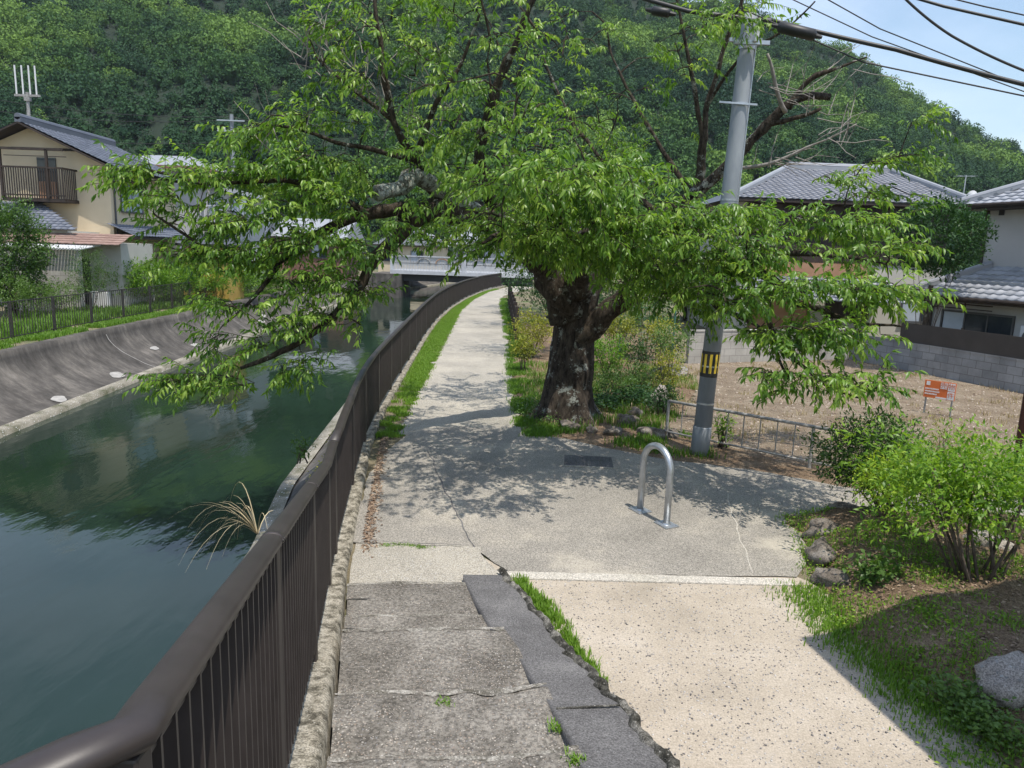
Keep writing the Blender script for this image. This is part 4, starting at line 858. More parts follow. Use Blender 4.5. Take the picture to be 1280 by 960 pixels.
# grey block wall with dark panel on top
bw = empty('block_wall', (10.33, 22.04, 0), math.atan2(d[1], d[0]), label='grey concrete block wall with dark brown panel fence on top beside the vacant lot', cat='wall')
bx('blocks', (0, 0, -.4, 13, .12, .76), m_block, bw); bx('coping', (0, -.015, .76, 13, .135, .80), m_block, bw)
bx('brown_panel', (1.75, .04, .80, 13, .07, 1.32), m_dkpanel, bw)
for k in range(7): bx('panel_post', (1.78+k*1.8, .071, .8, 1.83+k*1.8, .10, 1.36), m_dkpanel, bw)
p0 = Vector((4.87, 19.83)); p1 = Vector((10.33, 22.04)); bl = (p1-p0).length; bw2 = empty('block_wall', (p0.x, p0.y, 0), math.atan2(p1.y-p0.y, p1.x-p0.x), label='pale low block wall closing the back of the vacant lot behind the leaves', cat='wall')
bx('blocks', (0, 0, -.2, bl-.02, .12, .9), m_block2, bw2); bx('coping', (-.01, -.015, .9, bl-.02, .135, .94), m_block2, bw2)
# ---- wide hip roofed house behind the tree
hd = empty('tiled_house', (8.4, 26.5, 0), 0, label='wide house under a big grey hip roof behind the cherry branches and pole', cat='house')
ea = loc(hd, atY(918, 250, 26)); eb = loc(hd, atY(1222, 249, 26)); ez = (ea.z+eb.z)/2-.05; ra = loc(hd, atY(985, 209, 30.5)); rb = loc(hd, atY(1112, 217, 30.5)); rz = (ra.z+rb.z)/2
Wd = eb.x-ea.x; sl = Vector((0, 4.5, rz-ez)); la = (ra.x-ea.x)/Wd; lb = (rb.x-ea.x)/Wd
tiled('roof', (ea.x, -.5, ez), (1, 0, 0), sl, Wd, sl.length, hd, m_tile, mask=lambda a, b: a > la*b and a < 1-(1-lb)*b, ns=4, tw_=.225, ch=.21, amp=.022)
rb_l = Vector((eb.x, -.5, ez)); m = MB(); m.add([(eb.x, -.5, ez), (eb.x, 8.5, ez), (rb.x, 4.0, rz)], [(0, 1, 2)]); m.add([(ea.x, 8.5, ez), (ea.x, -.5, ez), (ra.x, 4.0, rz)], [(0, 1, 2)]); m.add([(eb.x, 8.5, ez), (ea.x, 8.5, ez), (ra.x, 4, rz), (rb.x, 4, rz)], [(0, 1, 2, 3)]); m.build('roof', m_tile, hd)
ridge('top_ridge', (ra.x, 4, rz), (rb.x, 4, rz), hd, m_tilep, .15); ridge('hip_ridge', (ea.x, -.5, ez+.03), (ra.x, 4, rz), hd, m_tilep, .11); ridge('hip_ridge', (eb.x, -.5, ez+.03), (rb.x, 4, rz), hd, m_tilep, .11)
bx('wall', (ea.x+.6, 0, 0, eb.x-.6, 8, ez-.05), m_plaster_w, hd); bx('timber_wall', (ea.x+.61, -.05, 2.9, eb.x-.61, -.002, ez-.1), m_timber, hd); bx('eave_board', (ea.x+.05, -.48, ez-.12, eb.x-.05, 0, ez-.02), m_timber, hd)
bx('orange_panel', (ea.x+1.2, -.12, 2.35, eb.x-3.2, -.052, 2.88), m_orwall, hd)
sl = Vector((0, 1.6, .75)); tiled('lower_roof', (ea.x+.3, -1.9, 1.62), (1, 0, 0), sl, Wd-3.0, sl.length, hd, m_tile, ns=4)
bx('lattice', (ea.x+3.8, -.06, .9, ea.x+5.4, -.002, 1.7), m_timber, hd); window(hd, ea.x+6.6, .9, ea.x+8.0, 1.6, -.003)
bx('wall', (ea.x+1.0, -.04, 0, ea.x+3.2, -.003, 1.6), m_orwall, hd)
at_ = empty('roof_antenna', loc_w := tuple(atY(1204, 245, 27.5)), 0, label='white television antenna and dish on the far roof at the right', cat='antenna'); az = 0
m = MB(); m.tube([(0, 0, -.6), (0, 0, .75)], .02, 6); m.bar((-.35, 0, .7), (.35, 0, .72), .02, .02); [m.bar((x, -.2, .71), (x, .2, .71), .012, .012) for x in (-.3, -.1, .1, .3)]; m.build('mast', m_galv, at_)
m = MB(); m.tube([(.35, -.02, .0), (.35, .06, .02)], [.03, .2], 14); m.bar((0, 0, -.1), (.35, 0, 0), .02, .02); m.build('dish', m_white, at_)
# ---- beige house on the far left
ha = empty('beige_house', (-22, 32, 0), 0, label='beige two storey house with wooden balcony and grey gable roof across the canal', cat='house')
pk = loc(ha, atY(25, 153, 31.4)); ev = loc(ha, atY(137, 206, 31.4)); sx = loc(ha, atY(138, 240, 32)).x; slope = (pk.z-ev.z)/(ev.x-pk.x); hw = sx-pk.x; LNG = 6.0
pkx = pk.x
m = MB(); zE = pk.z-.1-slope*hw; x_l = pkx-hw
m.add([(x_l, 0, 0), (sx, 0, 0), (sx, 0, zE), (pkx, 0, pk.z-.1), (x_l, 0, zE), (x_l, LNG, 0), (sx, LNG, 0), (sx, LNG, zE), (pkx, LNG, pk.z-.1), (x_l, LNG, zE)], [(0, 1, 2, 3, 4), (9, 8, 7, 6, 5), (1, 6, 7, 2), (0, 4, 9, 5)]); m.build('wall', m_plaster_b, ha)
ov = .75; sv_ = Vector((-(hw+ov), 0, slope*(hw+ov)))
tiled('roof', (sx+ov, LNG+.5, zE-slope*ov+.12), (0, -1, 0), sv_, LNG+1.2, sv_.length, ha, m_tile, ns=5)
tiled('roof', (x_l-ov, -.7, zE-slope*ov+.12), (0, 1, 0), (hw+ov, 0, slope*(hw+ov)), LNG+1.2, sv_.length, ha, m_tile, ns=4)
ridge('top_ridge', (pkx, -.75, pk.z+.06), (pkx, LNG+.5, pk.z+.06), ha, m_tile, .17)
for s, xe in ((1, sx+ov), (-1, x_l-ov)):
    m = MB(); m.bar((pkx, -.68, pk.z-.02), (xe, -.68, zE-slope*ov+.02), .06, .2, up=(0, 1, 0)); m.build('barge_board', m_timber, ha)
    m = MB(); m.add([(pkx, -.65, pk.z-.03), (xe, -.65, zE-slope*ov+.01), (xe, LNG, zE-slope*ov+.01), (pkx, LNG, pk.z-.03)], [(0, 1, 2, 3)]); m.build('soffit', m_timber, ha)
b0 = loc(ha, atY(3, 246, 31)); b1 = loc(ha, atY(81, 245, 31)); bt = loc(ha, atY(40, 209, 31)).z; tz = loc(ha, atY(40, 186, 31)).z
bal = MB(); bal.box(b0.x, -1.0, b0.z-.14, b1.x, -.002, b0.z+.0); bal_o = bal.build('balcony', m_timber, ha)
m = MB(); m.bar((b0.x, -1, bt), (b1.x, -1, bt), .07, .07); m.bar((b1.x-.03, -1, bt), (b1.x-.03, 0, bt), .07, .07); m.bar((b0.x, -1, b0.z+.12), (b1.x, -1, b0.z+.12), .05, .05)
for k in range(26): x = b0.x+(b1.x-b0.x)*(k+.5)/26; m.bar((x, -1, b0.z), (x, -1, bt), .035, .03, up=(0, 1, 0))
for k in range(8): y = -1+k/8; m.bar((b1.x-.03, y, b0.z), (b1.x-.03, y, bt), .03, .035, up=(0, 1, 0))
m.build('balustrade', m_timber, bal_o)
for x in (b0.x+.04, b0.x+(b1.x-b0.x)*.75): q = MB(); q.bar((x, -1.0, b0.z), (x, -1.0, tz), .09, .09, up=(0, 1, 0)); q.build('balcony_post', m_timber, bal_o)
q = MB(); q.bar((b0.x-.1, -1, tz), (b1.x+.05, -1, tz), .09, .1); q.bar((b0.x-.1, 0, tz+.12), (b1.x+.05, 0, tz+.12), .09, .1); q.build('balcony_beam', m_timber, bal_o)
q = MB(); q.bar((b0.x, -.7, tz-.25), (b1.x, -.7, tz-.25), .03, .03); q.build('laundry_pole', m_timber, bal_o)
dr = MB(); dr.box(b0.x+.95, -.05, b0.z+.0, b0.x+1.75, -.003, b0.z+1.75); dr_ = dr.build('balcony_door', m_glass, ha)
dr = MB(); dr.box(b0.x+.97, -.07, b0.z+.0, b0.x+1.73, -.051, b0.z+.75); dr.build('door_panel', m_orwall, dr_)
# side window, facing the canal
window(ha, .8, 4.1, 2.6, 5.25, -sx-.001, side=True, curtain=.9)
sm = MB(); sm.bar((sx+.03, .5, 5.45), (sx+.03, 2.9, 5.45), .5, .06); sm.build('window_hood', m_timber, ha)
# lower roofs in front
lr = loc(ha, atY(0, 283, 29.2)); le = loc(ha, atY(108, 281, 30.2))
tiled('lower_roof', (-5.5, -2.6, 3.15), (1, 0, 0), (0, 2.6, 1.15), le.x+5.5, 2.84, ha, m_tile, mask=lambda a, b: a < 1-.28*b*1.0, ns=5)
tiled('lower_roof', (-4.6, -3.4, 2.62), (1, 0, 0), (0, 1.2, .42), loc(ha, atY(155, 293, 29)).x+4.6, 1.27, ha, m_tiler, tw_=.35, ns=2, amp=.012)
bx('lower_wall', (-5.2, -2.3, 0, le.x-.5, -.01, 3.12), m_plaster_w, ha)
bx('porch_wall', (le.x-.49, -2.6, 0, loc(ha, atY(150, 300, 29.4)).x, -.01, 2.7), m_plaster_w, ha)
bx('porch_door', (le.x-.2, -2.64, 0, le.x+.5, -2.603, 2.1), m_dark, ha)
bx('side_wall', (sx-1.2, -.02, 0, sx+.05, .5, 3.4), m_plaster_b, ha)
tiled('side_canopy', (sx+1.15, 5.5, 3.0), (0, -1, 0), (-1.2, 0, .5), 6.0, 1.3, ha, m_tile, ns=4); bx('canopy_board', (sx+.02, -.4, 2.88, sx+1.12, 5.4, 2.97), m_timber, ha)
bx('side_door', (sx+.06, .9, 0, sx+.09, 1.9, 2.0), m_glass, ha)
MB().tube([(sx+.04, .25, 0), (sx+.04, .25, zE-.2)], .04, 8).build('downpipe', m_alu, ha)
m = MB(); m.box(le.x+.62, -2.95, .1, le.x+1.3, -2.65, .75); m.build('air_conditioner', m_white, ha, bevel=.02)
# antenna mast on it
am = empty('phone_mast', atY(39, 178, 36), label='thin steel mast with four white antenna rods behind the beige house', cat='mast')
zt_ = atY(39, 82, 36).z-am.location.z; m = MB(); m.tube([(0, 0, -7.5), (0, 0, zt_-1.2)], .07, 8); m.tube([(-.4, 0, -7.5), (-.05, 0, zt_-2.0)], .04, 6); m.bar((-.6, 0, zt_-1.35), (.6, 0, zt_-1.35), .1, .1); m.box(-.12, -.1, zt_-1.6, .12, .1, zt_-1.3); m.build('mast_pole', m_greyrail, am)
for x in (-.5, -.18, .15, .45): MB().tube([(x, 0, zt_-1.4), (x, 0, zt_)], .036, 8).build('antenna_rod', m_white, am)
# ---- grey house behind
hb = empty('grey_house', (-21, 42, 0), 0, label='grey two storey house with low brown edged roof behind the beige one', cat='house')
bz = loc(hb, atY(200, 205, 42)).z; bxr = loc(hb, atY(300, 250, 44)).x; x1 = loc(hb, atY(245, 215, 42)).x
bx('wall', (-3.5, 0, 0, x1, 6, bz-.1), m_plaster_g, hb); bx('wing', (x1+.003, .6, 0, bxr, 6, bz-1.15), m_plaster_g, hb)
m = MB(); m.add([(-4, -.6, bz-.1), (x1+.5, -.6, bz-.1), (x1+.5, 6.6, bz-.1), (-4, 6.6, bz-.1), (-1.2, 3, bz+.8), (x1-1.6, 3, bz+.8)], [(0, 1, 5, 4), (1, 2, 5), (2, 3, 4, 5), (3, 0, 4)]); m.build('roof', m_tilep, hb)
bx('fascia', (-4, -.62, bz-.30, x1+.52, -.58, bz-.10), m_brick, hb); bx('fascia', (x1+.48, -.57, bz-.30, x1+.52, 6.6, bz-.10), m_brick, hb)
m = MB(); m.add([(x1+.52, .1, bz-1.1), (bxr+.5, .1, bz-1.5), (bxr+.5, 6.4, bz-1.5), (x1+.52, 6.4, bz-1.1)], [(0, 1, 2, 3)]); m.build('roof', m_tile, hb)
window(hb, x1+.4, bz-2.7, x1+1.2, bz-1.7, .599); window(hb, x1+1.7, bz-2.7, x1+2.6, bz-1.7, .599, curtain=1); window(hb, -.8, bz-2.4, .6, bz-1.2, -.001)
bx('balcony_slab', (x1+.3, -.4, bz-3.1, bxr+.3, .595, bz-2.95), m_white, hb)
m = MB(); [m.bar((x1+.3+k*.25, -.38, bz-2.95), (x1+.3+k*.25, -.38, bz-2.2), .03, .03, up=(0, 1, 0)) for k in range(int((bxr-x1)/.25)+1)]; m.bar((x1+.3, -.38, bz-2.2), (bxr+.3, -.38, bz-2.2), .05, .05); m.build('balcony_rail', m_white, hb)
m = MB(); m.add([(-3, -2, 2.6), (bxr+.6, -2, 2.4), (bxr+.6, .59, 3.3), (-3, -.01, 3.4)], [(0, 1, 2, 3)]); m.build('lower_roof', m_tile, hb)
# yellow shed
ys = empty('yellow_shed', atY(228, 330, 36).xy.to_3d(), 0, label='small yellow shed with dark eave half hidden behind the hedge across the canal', cat='shed')
ysw = atY(285, 330, 36).x-ys.location.x; zt_ = atY(255, 308, 36).z
bx('wall', (0, 0, 0, ysw, 2, zt_), m_ywall, ys); bx('roof', (-.2, -.3, zt_+.003, ysw+.2, 2.2, zt_+.12), m_dark, ys); bx('beam', (0, -.03, zt_-.75, ysw, -.002, zt_-.68), m_timber, ys); bx('notice', (ysw*.35, -.04, zt_-1.25, ysw*.52, -.005, zt_-.85), m_signw, ys); bx('post', (ysw*.27, -.05, 0, ysw*.3, -.002, zt_), m_timber, ys)
# garden block wall with white corrugated cap
gw = empty('garden_wall', atY(50, 345, 28).xy.to_3d(), 0, label='pale garden block wall under a white corrugated roof sheet beside the beige house', cat='wall')
gww = atY(98, 345, 28).x-gw.location.x; zt_ = atY(75, 312, 28).z; bx('blocks', (-1.5, 0, -.1, gww, .3, zt_), m_block2, gw)
m = MB(); [m.tube([(-1.5+k*.12, -.25, zt_+.04), (-1.5+k*.12, 1.2, zt_+.22)], .045, 6) for k in range(int((gww+1.9)/.12))]; m.build('corrugated_sheet', m_white, gw)
# left utility pole
p = atY(293, 250, 60); up = empty('utility_pole', (p.x, p.y, 0), label='distant slim utility pole with crossarms standing among the roofs at the left', cat='utility pole'); H = atY(290, 143, 60).z
MB().tube([(0, 0, 0), (0, 0, H)], [.2, .14], 12).build('shaft', m_pole, up)
m = MB()
for z in (H-.5, H-1.3): m.bar((-1.1, -.2, z), (1.1, -.2, z), .1, .1)
m.build('cross_arm', m_galv, up)
for k, x in enumerate((-1, -.5, .5, 1)): MB().tube([(x, -.2, H-1.25), (x, -.2, H-1.02)], .05, 6).build('insulator', m_white, up)
for k, (y0, y1, y2) in enumerate([(125, 146, 152), (168, 177, 196), (140, 150, 160)]):
    cable('overhead_cable', [atY(-30, y0-5, 60), atY(290, y1, 60), atY(420, y2, 64)], .022, ['uppermost thin wire over the roofs at the left hillside', 'lowest thin wire over the roofs at the left hillside', 'middle thin wire over the roofs at the left hillside'][k], .5)
# ---- bridge
br = empty('footbridge', (-8, 62, 0), 0, label='light grey bridge with arches in its railing crossing the canal beyond the path', cat='bridge')
xa = atY(488, 330, 62).x+8; xb = 9.5; zt_ = atY(560, 321, 62).z; zd = atY(560, 344, 62).z
bx('deck', (xa, -.2, zd-.02, xb, 5, zd+.28), m_bridge, br); bx('girder', (xa+1, .3, zd-.6, xb, 4.5, zd-.022), m_dark, br)
bx('top_rail', (xa, -.12, zt_-.1, xb, .06, zt_), m_bridge, br); 
m = MB(); n = int((xb-xa)/.13)
for k in range(n): x = xa+(xb-xa)*(k+.5)/n; m.bar((x, 0, zd+.28), (x, 0, zt_-.1), .085, .05, up=(0, 1, 0))
m.bar((xa, 0, zd+.9), (xb, 0, zd+.9), .05, .07); m.build('railing_bars', m_bridge, br)
m = MB(); m2 = MB()
for k in range(7):
    cx = atY(530+k*23, 330, 62).x+8; zc = zt_-.62; pts = [(cx+.55*math.cos(math.pi*q/10), -.06, zc+.42*math.sin(math.pi*q/10)) for q in range(11)]; (m2 if k == 1 else m).tube(pts, .045, 6)
m.build('arch_ornament', m_greyrail, br)
m2.build('arch_ornament', m_orwall, br)
for x in (xa, xa+(xb-xa)*.5, xb-.3): bx('railing_post', (x, -.13, zd+.285, x+.35, .12, zt_+.15), m_bridge, br)
bx('abutment', (xa-1.6, -.5, -1.6, xa+1.0, 5, zd-.03), m_bank, br)
# little houses beyond
def small_house(x, y, w, dpt, h, rh, wall, roof, label, rot=0, along=True, name='distant_house'):
    g = empty(name, (x, y, 0), rot, label=label, cat='house'); bx('wall', (0, 0, 0, w, dpt, h), wall, g)
    m = MB(); o = .5
    if along: m.add([(-o, -o, h-.1), (w+o, -o, h-.1), (w+o, dpt+o, h-.1), (-o, dpt+o, h-.1), (-o, dpt/2, h+rh), (w+o, dpt/2, h+rh)], [(0, 1, 5, 4), (2, 3, 4, 5), (1, 2, 5), (3, 0, 4)])
    else: m.add([(-o, -o, h-.1), (w+o, -o, h-.1), (w+o, dpt+o, h-.1), (-o, dpt+o, h-.1), (w/2, -o, h+rh), (w/2, dpt+o, h+rh)], [(0, 4, 5, 3), (1, 2, 5, 4), (0, 1, 4), (2, 3, 5)])
    m.build('roof', roof, g); bx('fascia', (-o, -o-.05, h-.25, w+o, -o-.003, h-.1), m_timber, g)
    nw = max(1, int(w/2.4))
    for k in range(nw):
        xx = .6+k*(w-1)/nw; window(g, xx, h-1.7, xx+1.2, h-.7, -.001)
        if h > 4: window(g, xx, h-4.2, xx+1.2, h-3.2, -.001)
    return g
small_house(-27.5, 58, 7, 6, 3.4, 1.6, m_plaster_w, m_tile, 'low cream house with dark tiled roof seen through the leaves left of the bridge')
hx = small_house(-19.5, 60, 5.2, 6, 3.6, 1.5, m_brick, m_tilep, 'brown brick house with pale roof seen through the leaves near the bridge')
small_house(-14, 74, 6.5, 6, 3.3, 2.0, m_plaster_b, m_tilep, 'cream gabled house just beyond the left end of the bridge', along=False)
small_house(-7, 80, 8, 7, 3.6, 2.1, m_plaster_g, m_tilep, 'wide grey roofed house beyond the middle of the bridge')
small_house(2, 84, 8, 7, 4.2, 2.0, m_plaster_w, m_tile, 'tile roofed house beyond the right end of the bridge')
small_house(-36, 50, 7, 6, 4.6, 1.7, m_plaster_g, m_tile, 'two storey grey house at the far left behind the beige house')
# unseen stand-in roof, added and shaped to throw the shade on the lower right
KS = Vector((-sv.x/sv.z, -sv.y/sv.z)); zr = 4.2
c1 = at(1006, 800).xy-KS*zr; c2 = at(1180, 960).xy-KS*zr; c3 = at(1280, 752).xy-KS*zr
e1 = (c2-c1).normalized(); e2 = (c3-c1).normalized()
sh = empty('shade_caster_roof', (c1.x, c1.y, 0), 0, label='unseen stand-in shelter roof outside the right side of the frame, added to throw shade', cat='shelter')
q = [Vector((0, 0)), e1*8, e1*8+e2*7, e2*7]; m = MB(); m.add([(p.x, p.y, zr) for p in q]+[(p.x, p.y, zr+.12) for p in q], [(0, 1, 2, 3), (7, 6, 5, 4), (0, 4, 5, 1), (1, 5, 6, 2), (2, 6, 7, 3), (3, 7, 4, 0)]); m.build('roof', m_timber, sh)
for a, b in ((1.5, 2.2), (7, 2.2), (7, 6), (1.5, 6)): p = e1*a+e2*b; bx('post', (p.x-.08, p.y-.08, 0, p.x+.08, p.y+.08, zr-.003), m_timber, sh)
# ================================================================ HILL AND FOREST
RX = [-420, -300, -200, -120, -60, 0, 40, 88, 118, 140, 152, 168, 187, 230, 300, 420]
RZ = [60, 90, 108, 116, 112, 104, 98, 84, 71, 59, 54, 46, 39, 30, 18, 8]
def hill_h(x, y):
    y0 = 100+.10*max(0, x)+10*math.sin(x*.021); t = (y-y0)/(280-y0)
    if t <= 0: return -.5
    H = float(np.interp(x, RX, RZ)); 
    if t <= 1: s = t**1.05*(1-.0*t)
    else: s = max(.0, 1-.12*(t-1))
    return max(-.5, H*s+(t*(1.3-min(t, 1.3)))*14*fbm(x, y, .011, 1)+3*fbm(x, y, .04, 2)*min(1, t*4))
def hf(u, v): x = -420+840*u; y = 95+320*v; return (x, y, hill_h(x, y))
tag(sheet('hill', hf, 140, 70, simple('forest_floor', [(.3, (.006, .016, .007)), (.7, (.012, .026, .01))], .2, .95)), kind='structure')
def crown_tmpl(kind, n, seed):
    r_ = np.random.default_rng(seed)
    if kind == 0:   # broadleaf: several lobes
        k = 12; c = r_.normal(0, 1, (k, 3)); c /= np.linalg.norm(c, axis=1, keepdims=True); c *= r_.uniform(.35, .75, (k, 1)); c[:, 2] = np.abs(c[:, 2])*.85+.0; rad = r_.uniform(.24, .42, k)
        j = r_.integers(0, k, n); d_ = r_.normal(0, 1, (n, 3)); d_ /= np.linalg.norm(d_, axis=1, keepdims=True); d_[:, 2] = np.where(d_[:, 2] < -.3, -d_[:, 2], d_[:, 2]); P = c[j]+d_*rad[j, None]*r_.uniform(.8, 1.1, (n, 1)); N = d_*.8
    else:           # conifer: rounded cone with tiers
        z = r_.uniform(0, 1, n)**1.3; a = r_.uniform(0, 2*np.pi, n); rr = (.62*(1-z**1.5)+.05)*r_.uniform(.6, 1.15, n)*(1+.2*np.sin(a*3+seed)); P = np.stack([rr*np.cos(a), rr*np.sin(a), z*1.35-.35], 1); N = np.stack([np.cos(a), np.sin(a), .9*np.ones(n)], 1)
    N = N+r_.normal(0, .28, N.shape); N /= np.linalg.norm(N, axis=1, keepdims=True)
    t = np.cross(N, r_.normal(0, 1, N.shape)); t /= np.linalg.norm(t, axis=1, keepdims=True); b = np.cross(N, t); s = r_.uniform(.034, .070, n)[:, None]*(1.0 if kind == 0 else .85)
    V = np.stack([P-t*s, P+b*s*.8, P+t*s, P-b*s*.8], 1).reshape(-1, 3); F = np.arange(4*n).reshape(-1, 4)
    # ragged inner mass so gaps are not see through
    m_ = 90; d_ = r_.normal(0, 1, (m_, 3)); d_ /= np.linalg.norm(d_, axis=1, keepdims=True); Pc = d_*np.array([.42, .42, .3])*r_.uniform(.5, 1, (m_, 1))+np.array([0, 0, .1]); Nn = d_+r_.normal(0, .6, d_.shape); Nn /= np.linalg.norm(Nn, axis=1, keepdims=True)
    t = np.cross(Nn, r_.normal(0, 1, Nn.shape)); t /= np.linalg.norm(t, axis=1, keepdims=True); b = np.cross(Nn, t); s = .17
    V2 = np.stack([Pc-t*s, Pc+b*s, Pc+t*s, Pc-b*s], 1).reshape(-1, 3)
    return np.concatenate([V, V2]), np.concatenate([F, np.arange(4*m_).reshape(-1, 4)+len(V)]), len(F)
TM = [crown_tmpl(0, 400, s) for s in range(6)]+[crown_tmpl(1, 300, 50+s) for s in range(4)]
fv, ff, ft = [], [], []; off = 0; y = 100; cntc = 0
while y < 292:
    xm = y*.86+18; stp = 3.1+.004*y; x = -xm
    while x < xm:
        xx = x+rnd.uniform(-1.6, 1.6); yy = y+rnd.uniform(-1.6, 1.6); x += stp*(1.0 if xx < 20 else .85)
        h0_ = hill_h(xx, yy)
        if h0_ < -.3 and hill_h(xx, yy+3) < -.3: continue
        rise = hill_h(xx, yy+2.8)-h0_; reps = [0] if rise < 4 else [k_/int(rise/2.4+1) for k_ in range(int(rise/2.4+1))]
        y_s = yy
        for fr in reps:
          yy = y_s+2.8*fr; h = hill_h(xx, yy)
          zn = fbm(xx, yy, .016, 5); z2 = fbm(xx, yy, .03, 9)
          conif = zn > .0 if xx < 60 else zn > .06
          if rnd.random() < .12: conif = not conif
          k = 6+rnd.randrange(4) if conif else rnd.randrange(6)
          Vt, Ft, nf = TM[k]; sc = rnd.choice((2.7, 3.0, 3.3, 3.8, 4.6))*rnd.uniform(.9, 1.1)*(1 if not conif else .8)
          if z2 > .25 and not conif: sc *= 1.15
          a = rnd.uniform(0, 6.28); ca, sa = math.cos(a), math.sin(a)
          Vn = Vt*np.array([sc, sc, sc*rnd.uniform(.9, 1.25)]); Vn = np.stack([Vn[:, 0]*ca-Vn[:, 1]*sa+xx, Vn[:, 0]*sa+Vn[:, 1]*ca+yy, Vn[:, 2]+h+sc*.25], 1)
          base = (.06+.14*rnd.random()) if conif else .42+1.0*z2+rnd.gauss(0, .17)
          if xx < -35 and yy < 165 and not conif: base += .10
          if rnd.random() < .015: base = .95
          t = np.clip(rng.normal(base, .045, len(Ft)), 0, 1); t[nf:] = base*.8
          fv.append(Vn); ff.append(Ft+off); ft.append(t); off += len(Vn); cntc += 1
    y += 2.7+.0025*y
print('crowns', cntc, 'faces', sum(map(len, ff)))
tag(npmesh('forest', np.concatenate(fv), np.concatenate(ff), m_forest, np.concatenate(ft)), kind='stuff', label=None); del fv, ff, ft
# ================================================================ BUSHES, SHRUBS, TREES
def foliage_pts(c, r, n, lump=.35, shell=.55, seed=0):
    out = []; c = np.array(c, float)
    while len(out) < n:
        q = rng.normal(0, 1, 3); q /= np.linalg.norm(q); rad = rng.uniform(shell, 1)**.6
        k = 1+lump*noise.noise(Vector(q*2.1)+Vector((seed*3.7, 0, 0)))+lump*.6*noise.noise(Vector(q*5)+Vector((0, seed, 0)))
        out.append(c+q*rad*k*np.array(r))
    return np.array(out)
def bush(name, base, cen, r, n, size, mat, label, cat='bush', group=None, stems=8, tint=.5, lump=.35, shell=.35, per=5, stem_mat=m_stem, spread=.5, seed=None, droop=0.0, wid=.42, stemr=.012, trunk=None):
    seed = seed if seed is not None else rnd.random()*50
    b = Vector(base); g = empty(name, b, label=label, cat=cat, group=group); C = Vector(cen)-b
    K = foliage_pts(C, r, n//per, lump, shell, seed); dirs = K-np.array(tuple(C)); dirs /= np.maximum(np.linalg.norm(dirs, axis=1, keepdims=True), .01); dirs[:, 2] += .25
    P = np.repeat(K, per, 0); D0 = np.repeat(dirs, per, 0); P = P+D0*rng.uniform(-.5, .5, (len(P), 1))*size*2.4+rng.normal(0, size*.45, P.shape)
    D = D0*.6+rng.normal(0, .6, P.shape); D[:, 2] -= droop; S = size*rng.uniform(.65, 1.3, len(P)); tt = np.repeat(rng.normal(tint, .16, len(K)), per)+rng.normal(0, .08, len(P))
    P[:, 2] = np.maximum(P[:, 2], .02)
    V, F, I = scatter_leaves(P, D, S, leaf_simple(wid=wid)); npmesh('foliage', V, F, mat, tt[I], g)
    m = MB()
    for k in range(stems):
        t = K[rnd.randrange(len(K))]; t = Vector(t); s0 = Vector((rnd.uniform(-.1, .1), rnd.uniform(-.1, .1), -.03))*spread*2; md = s0.lerp(t, .5)+Vector((rnd.uniform(-.05, .05), rnd.uniform(-.05, .05), .08)); m.tube([s0, s0.lerp(md, .5), md, t], [stemr, stemr*.9, stemr*.7, stemr*.3], 5)
    if stems: m.build('stems', stem_mat, g, smooth=True)
    if trunk: q = MB(); q.tube([(0, 0, -.1), (0, 0, trunk[1]*.5), (C.x*.5, C.y*.5, trunk[1])], [trunk[0], trunk[0]*.8, trunk[0]*.5], 8); q.build('trunk', m_branch, g)
    return g
# right planter bushes
b = at(1222, 738, .12); c = atY(1215, 606, 6.1); bush('nandina_bush', b, (c.x, c.y+.1, c.z), (.84, .66, .45), 8600, .062, m_leafb, 'large bright yellow green bush with many thin leaning stems on the planted mound', stems=0, tint=.42, lump=1.0, shell=.15, wid=.34, droop=.1)
g = bpy.data.objects['nandina_bush']; m = MB()
for k in range(15):
    a = rnd.uniform(-.16, .16); s0 = Vector((a, rnd.uniform(-.12, .12), -.05)); t = Vector((a*3.2+rnd.uniform(-.35, .35), rnd.uniform(-.3, .3), rnd.uniform(.75, 1.1))); md = s0.lerp(t, .45)+Vector((rnd.uniform(-.04, .04), rnd.uniform(-.04, .04), 0)); m.tube([s0, md, t], [.015, .012, .007], 6)
m.build('stems', m_stem, g, smooth=True)
b = at(1112, 650, .1); c = atY(1088, 568, 7.7); bush('dark_shrub', b, (c.x, c.y, c.z), (.60, .5, .44), 8500, .052, m_leafm, 'darker green shrub with thin stems left of the bright bush', stems=14, tint=.3, lump=.45, shell=.2, wid=.36)
b = at(1180, 640, .1); c = atY(1185, 560, 8.3); bush('wispy_shrub', b, (c.x, c.y, c.z), (.35, .35, .45), 900, .04, m_leafy, 'wispy olive shrub with thin dry shoots behind the bright bush', stems=16, tint=.25, lump=.5, shell=.1, wid=.3)
b = at(1102, 648, .12); c = atY(1120, 598, 7.1); bush('nandina_bush', b, (c.x, c.y, c.z), (.42, .38, .26), 2600, .055, m_leafb, 'yellow green bush with dark fanning stems at the head of the mound', stems=9, tint=.75, lump=.6, shell=.2, wid=.34)
b = at(1290, 660, .1); c = atY(1300, 600, 7.0); bush('nandina_bush', b, (c.x+.2, c.y, c.z), (.7, .55, .5), 4200, .05, m_leafb, 'bright green bush cut by the right edge of the picture below the wooden post', stems=8, tint=.35, lump=.4, shell=.25, wid=.36)
b = at(1095, 728, .14); bush('leafy_weed', b, (b.x, b.y, b.z+.1), (.20, .17, .12), 420, .06, m_leafm, 'low clump of round green leaves on the left of the planted mound', 'plant', stems=4, tint=.6, wid=.6)
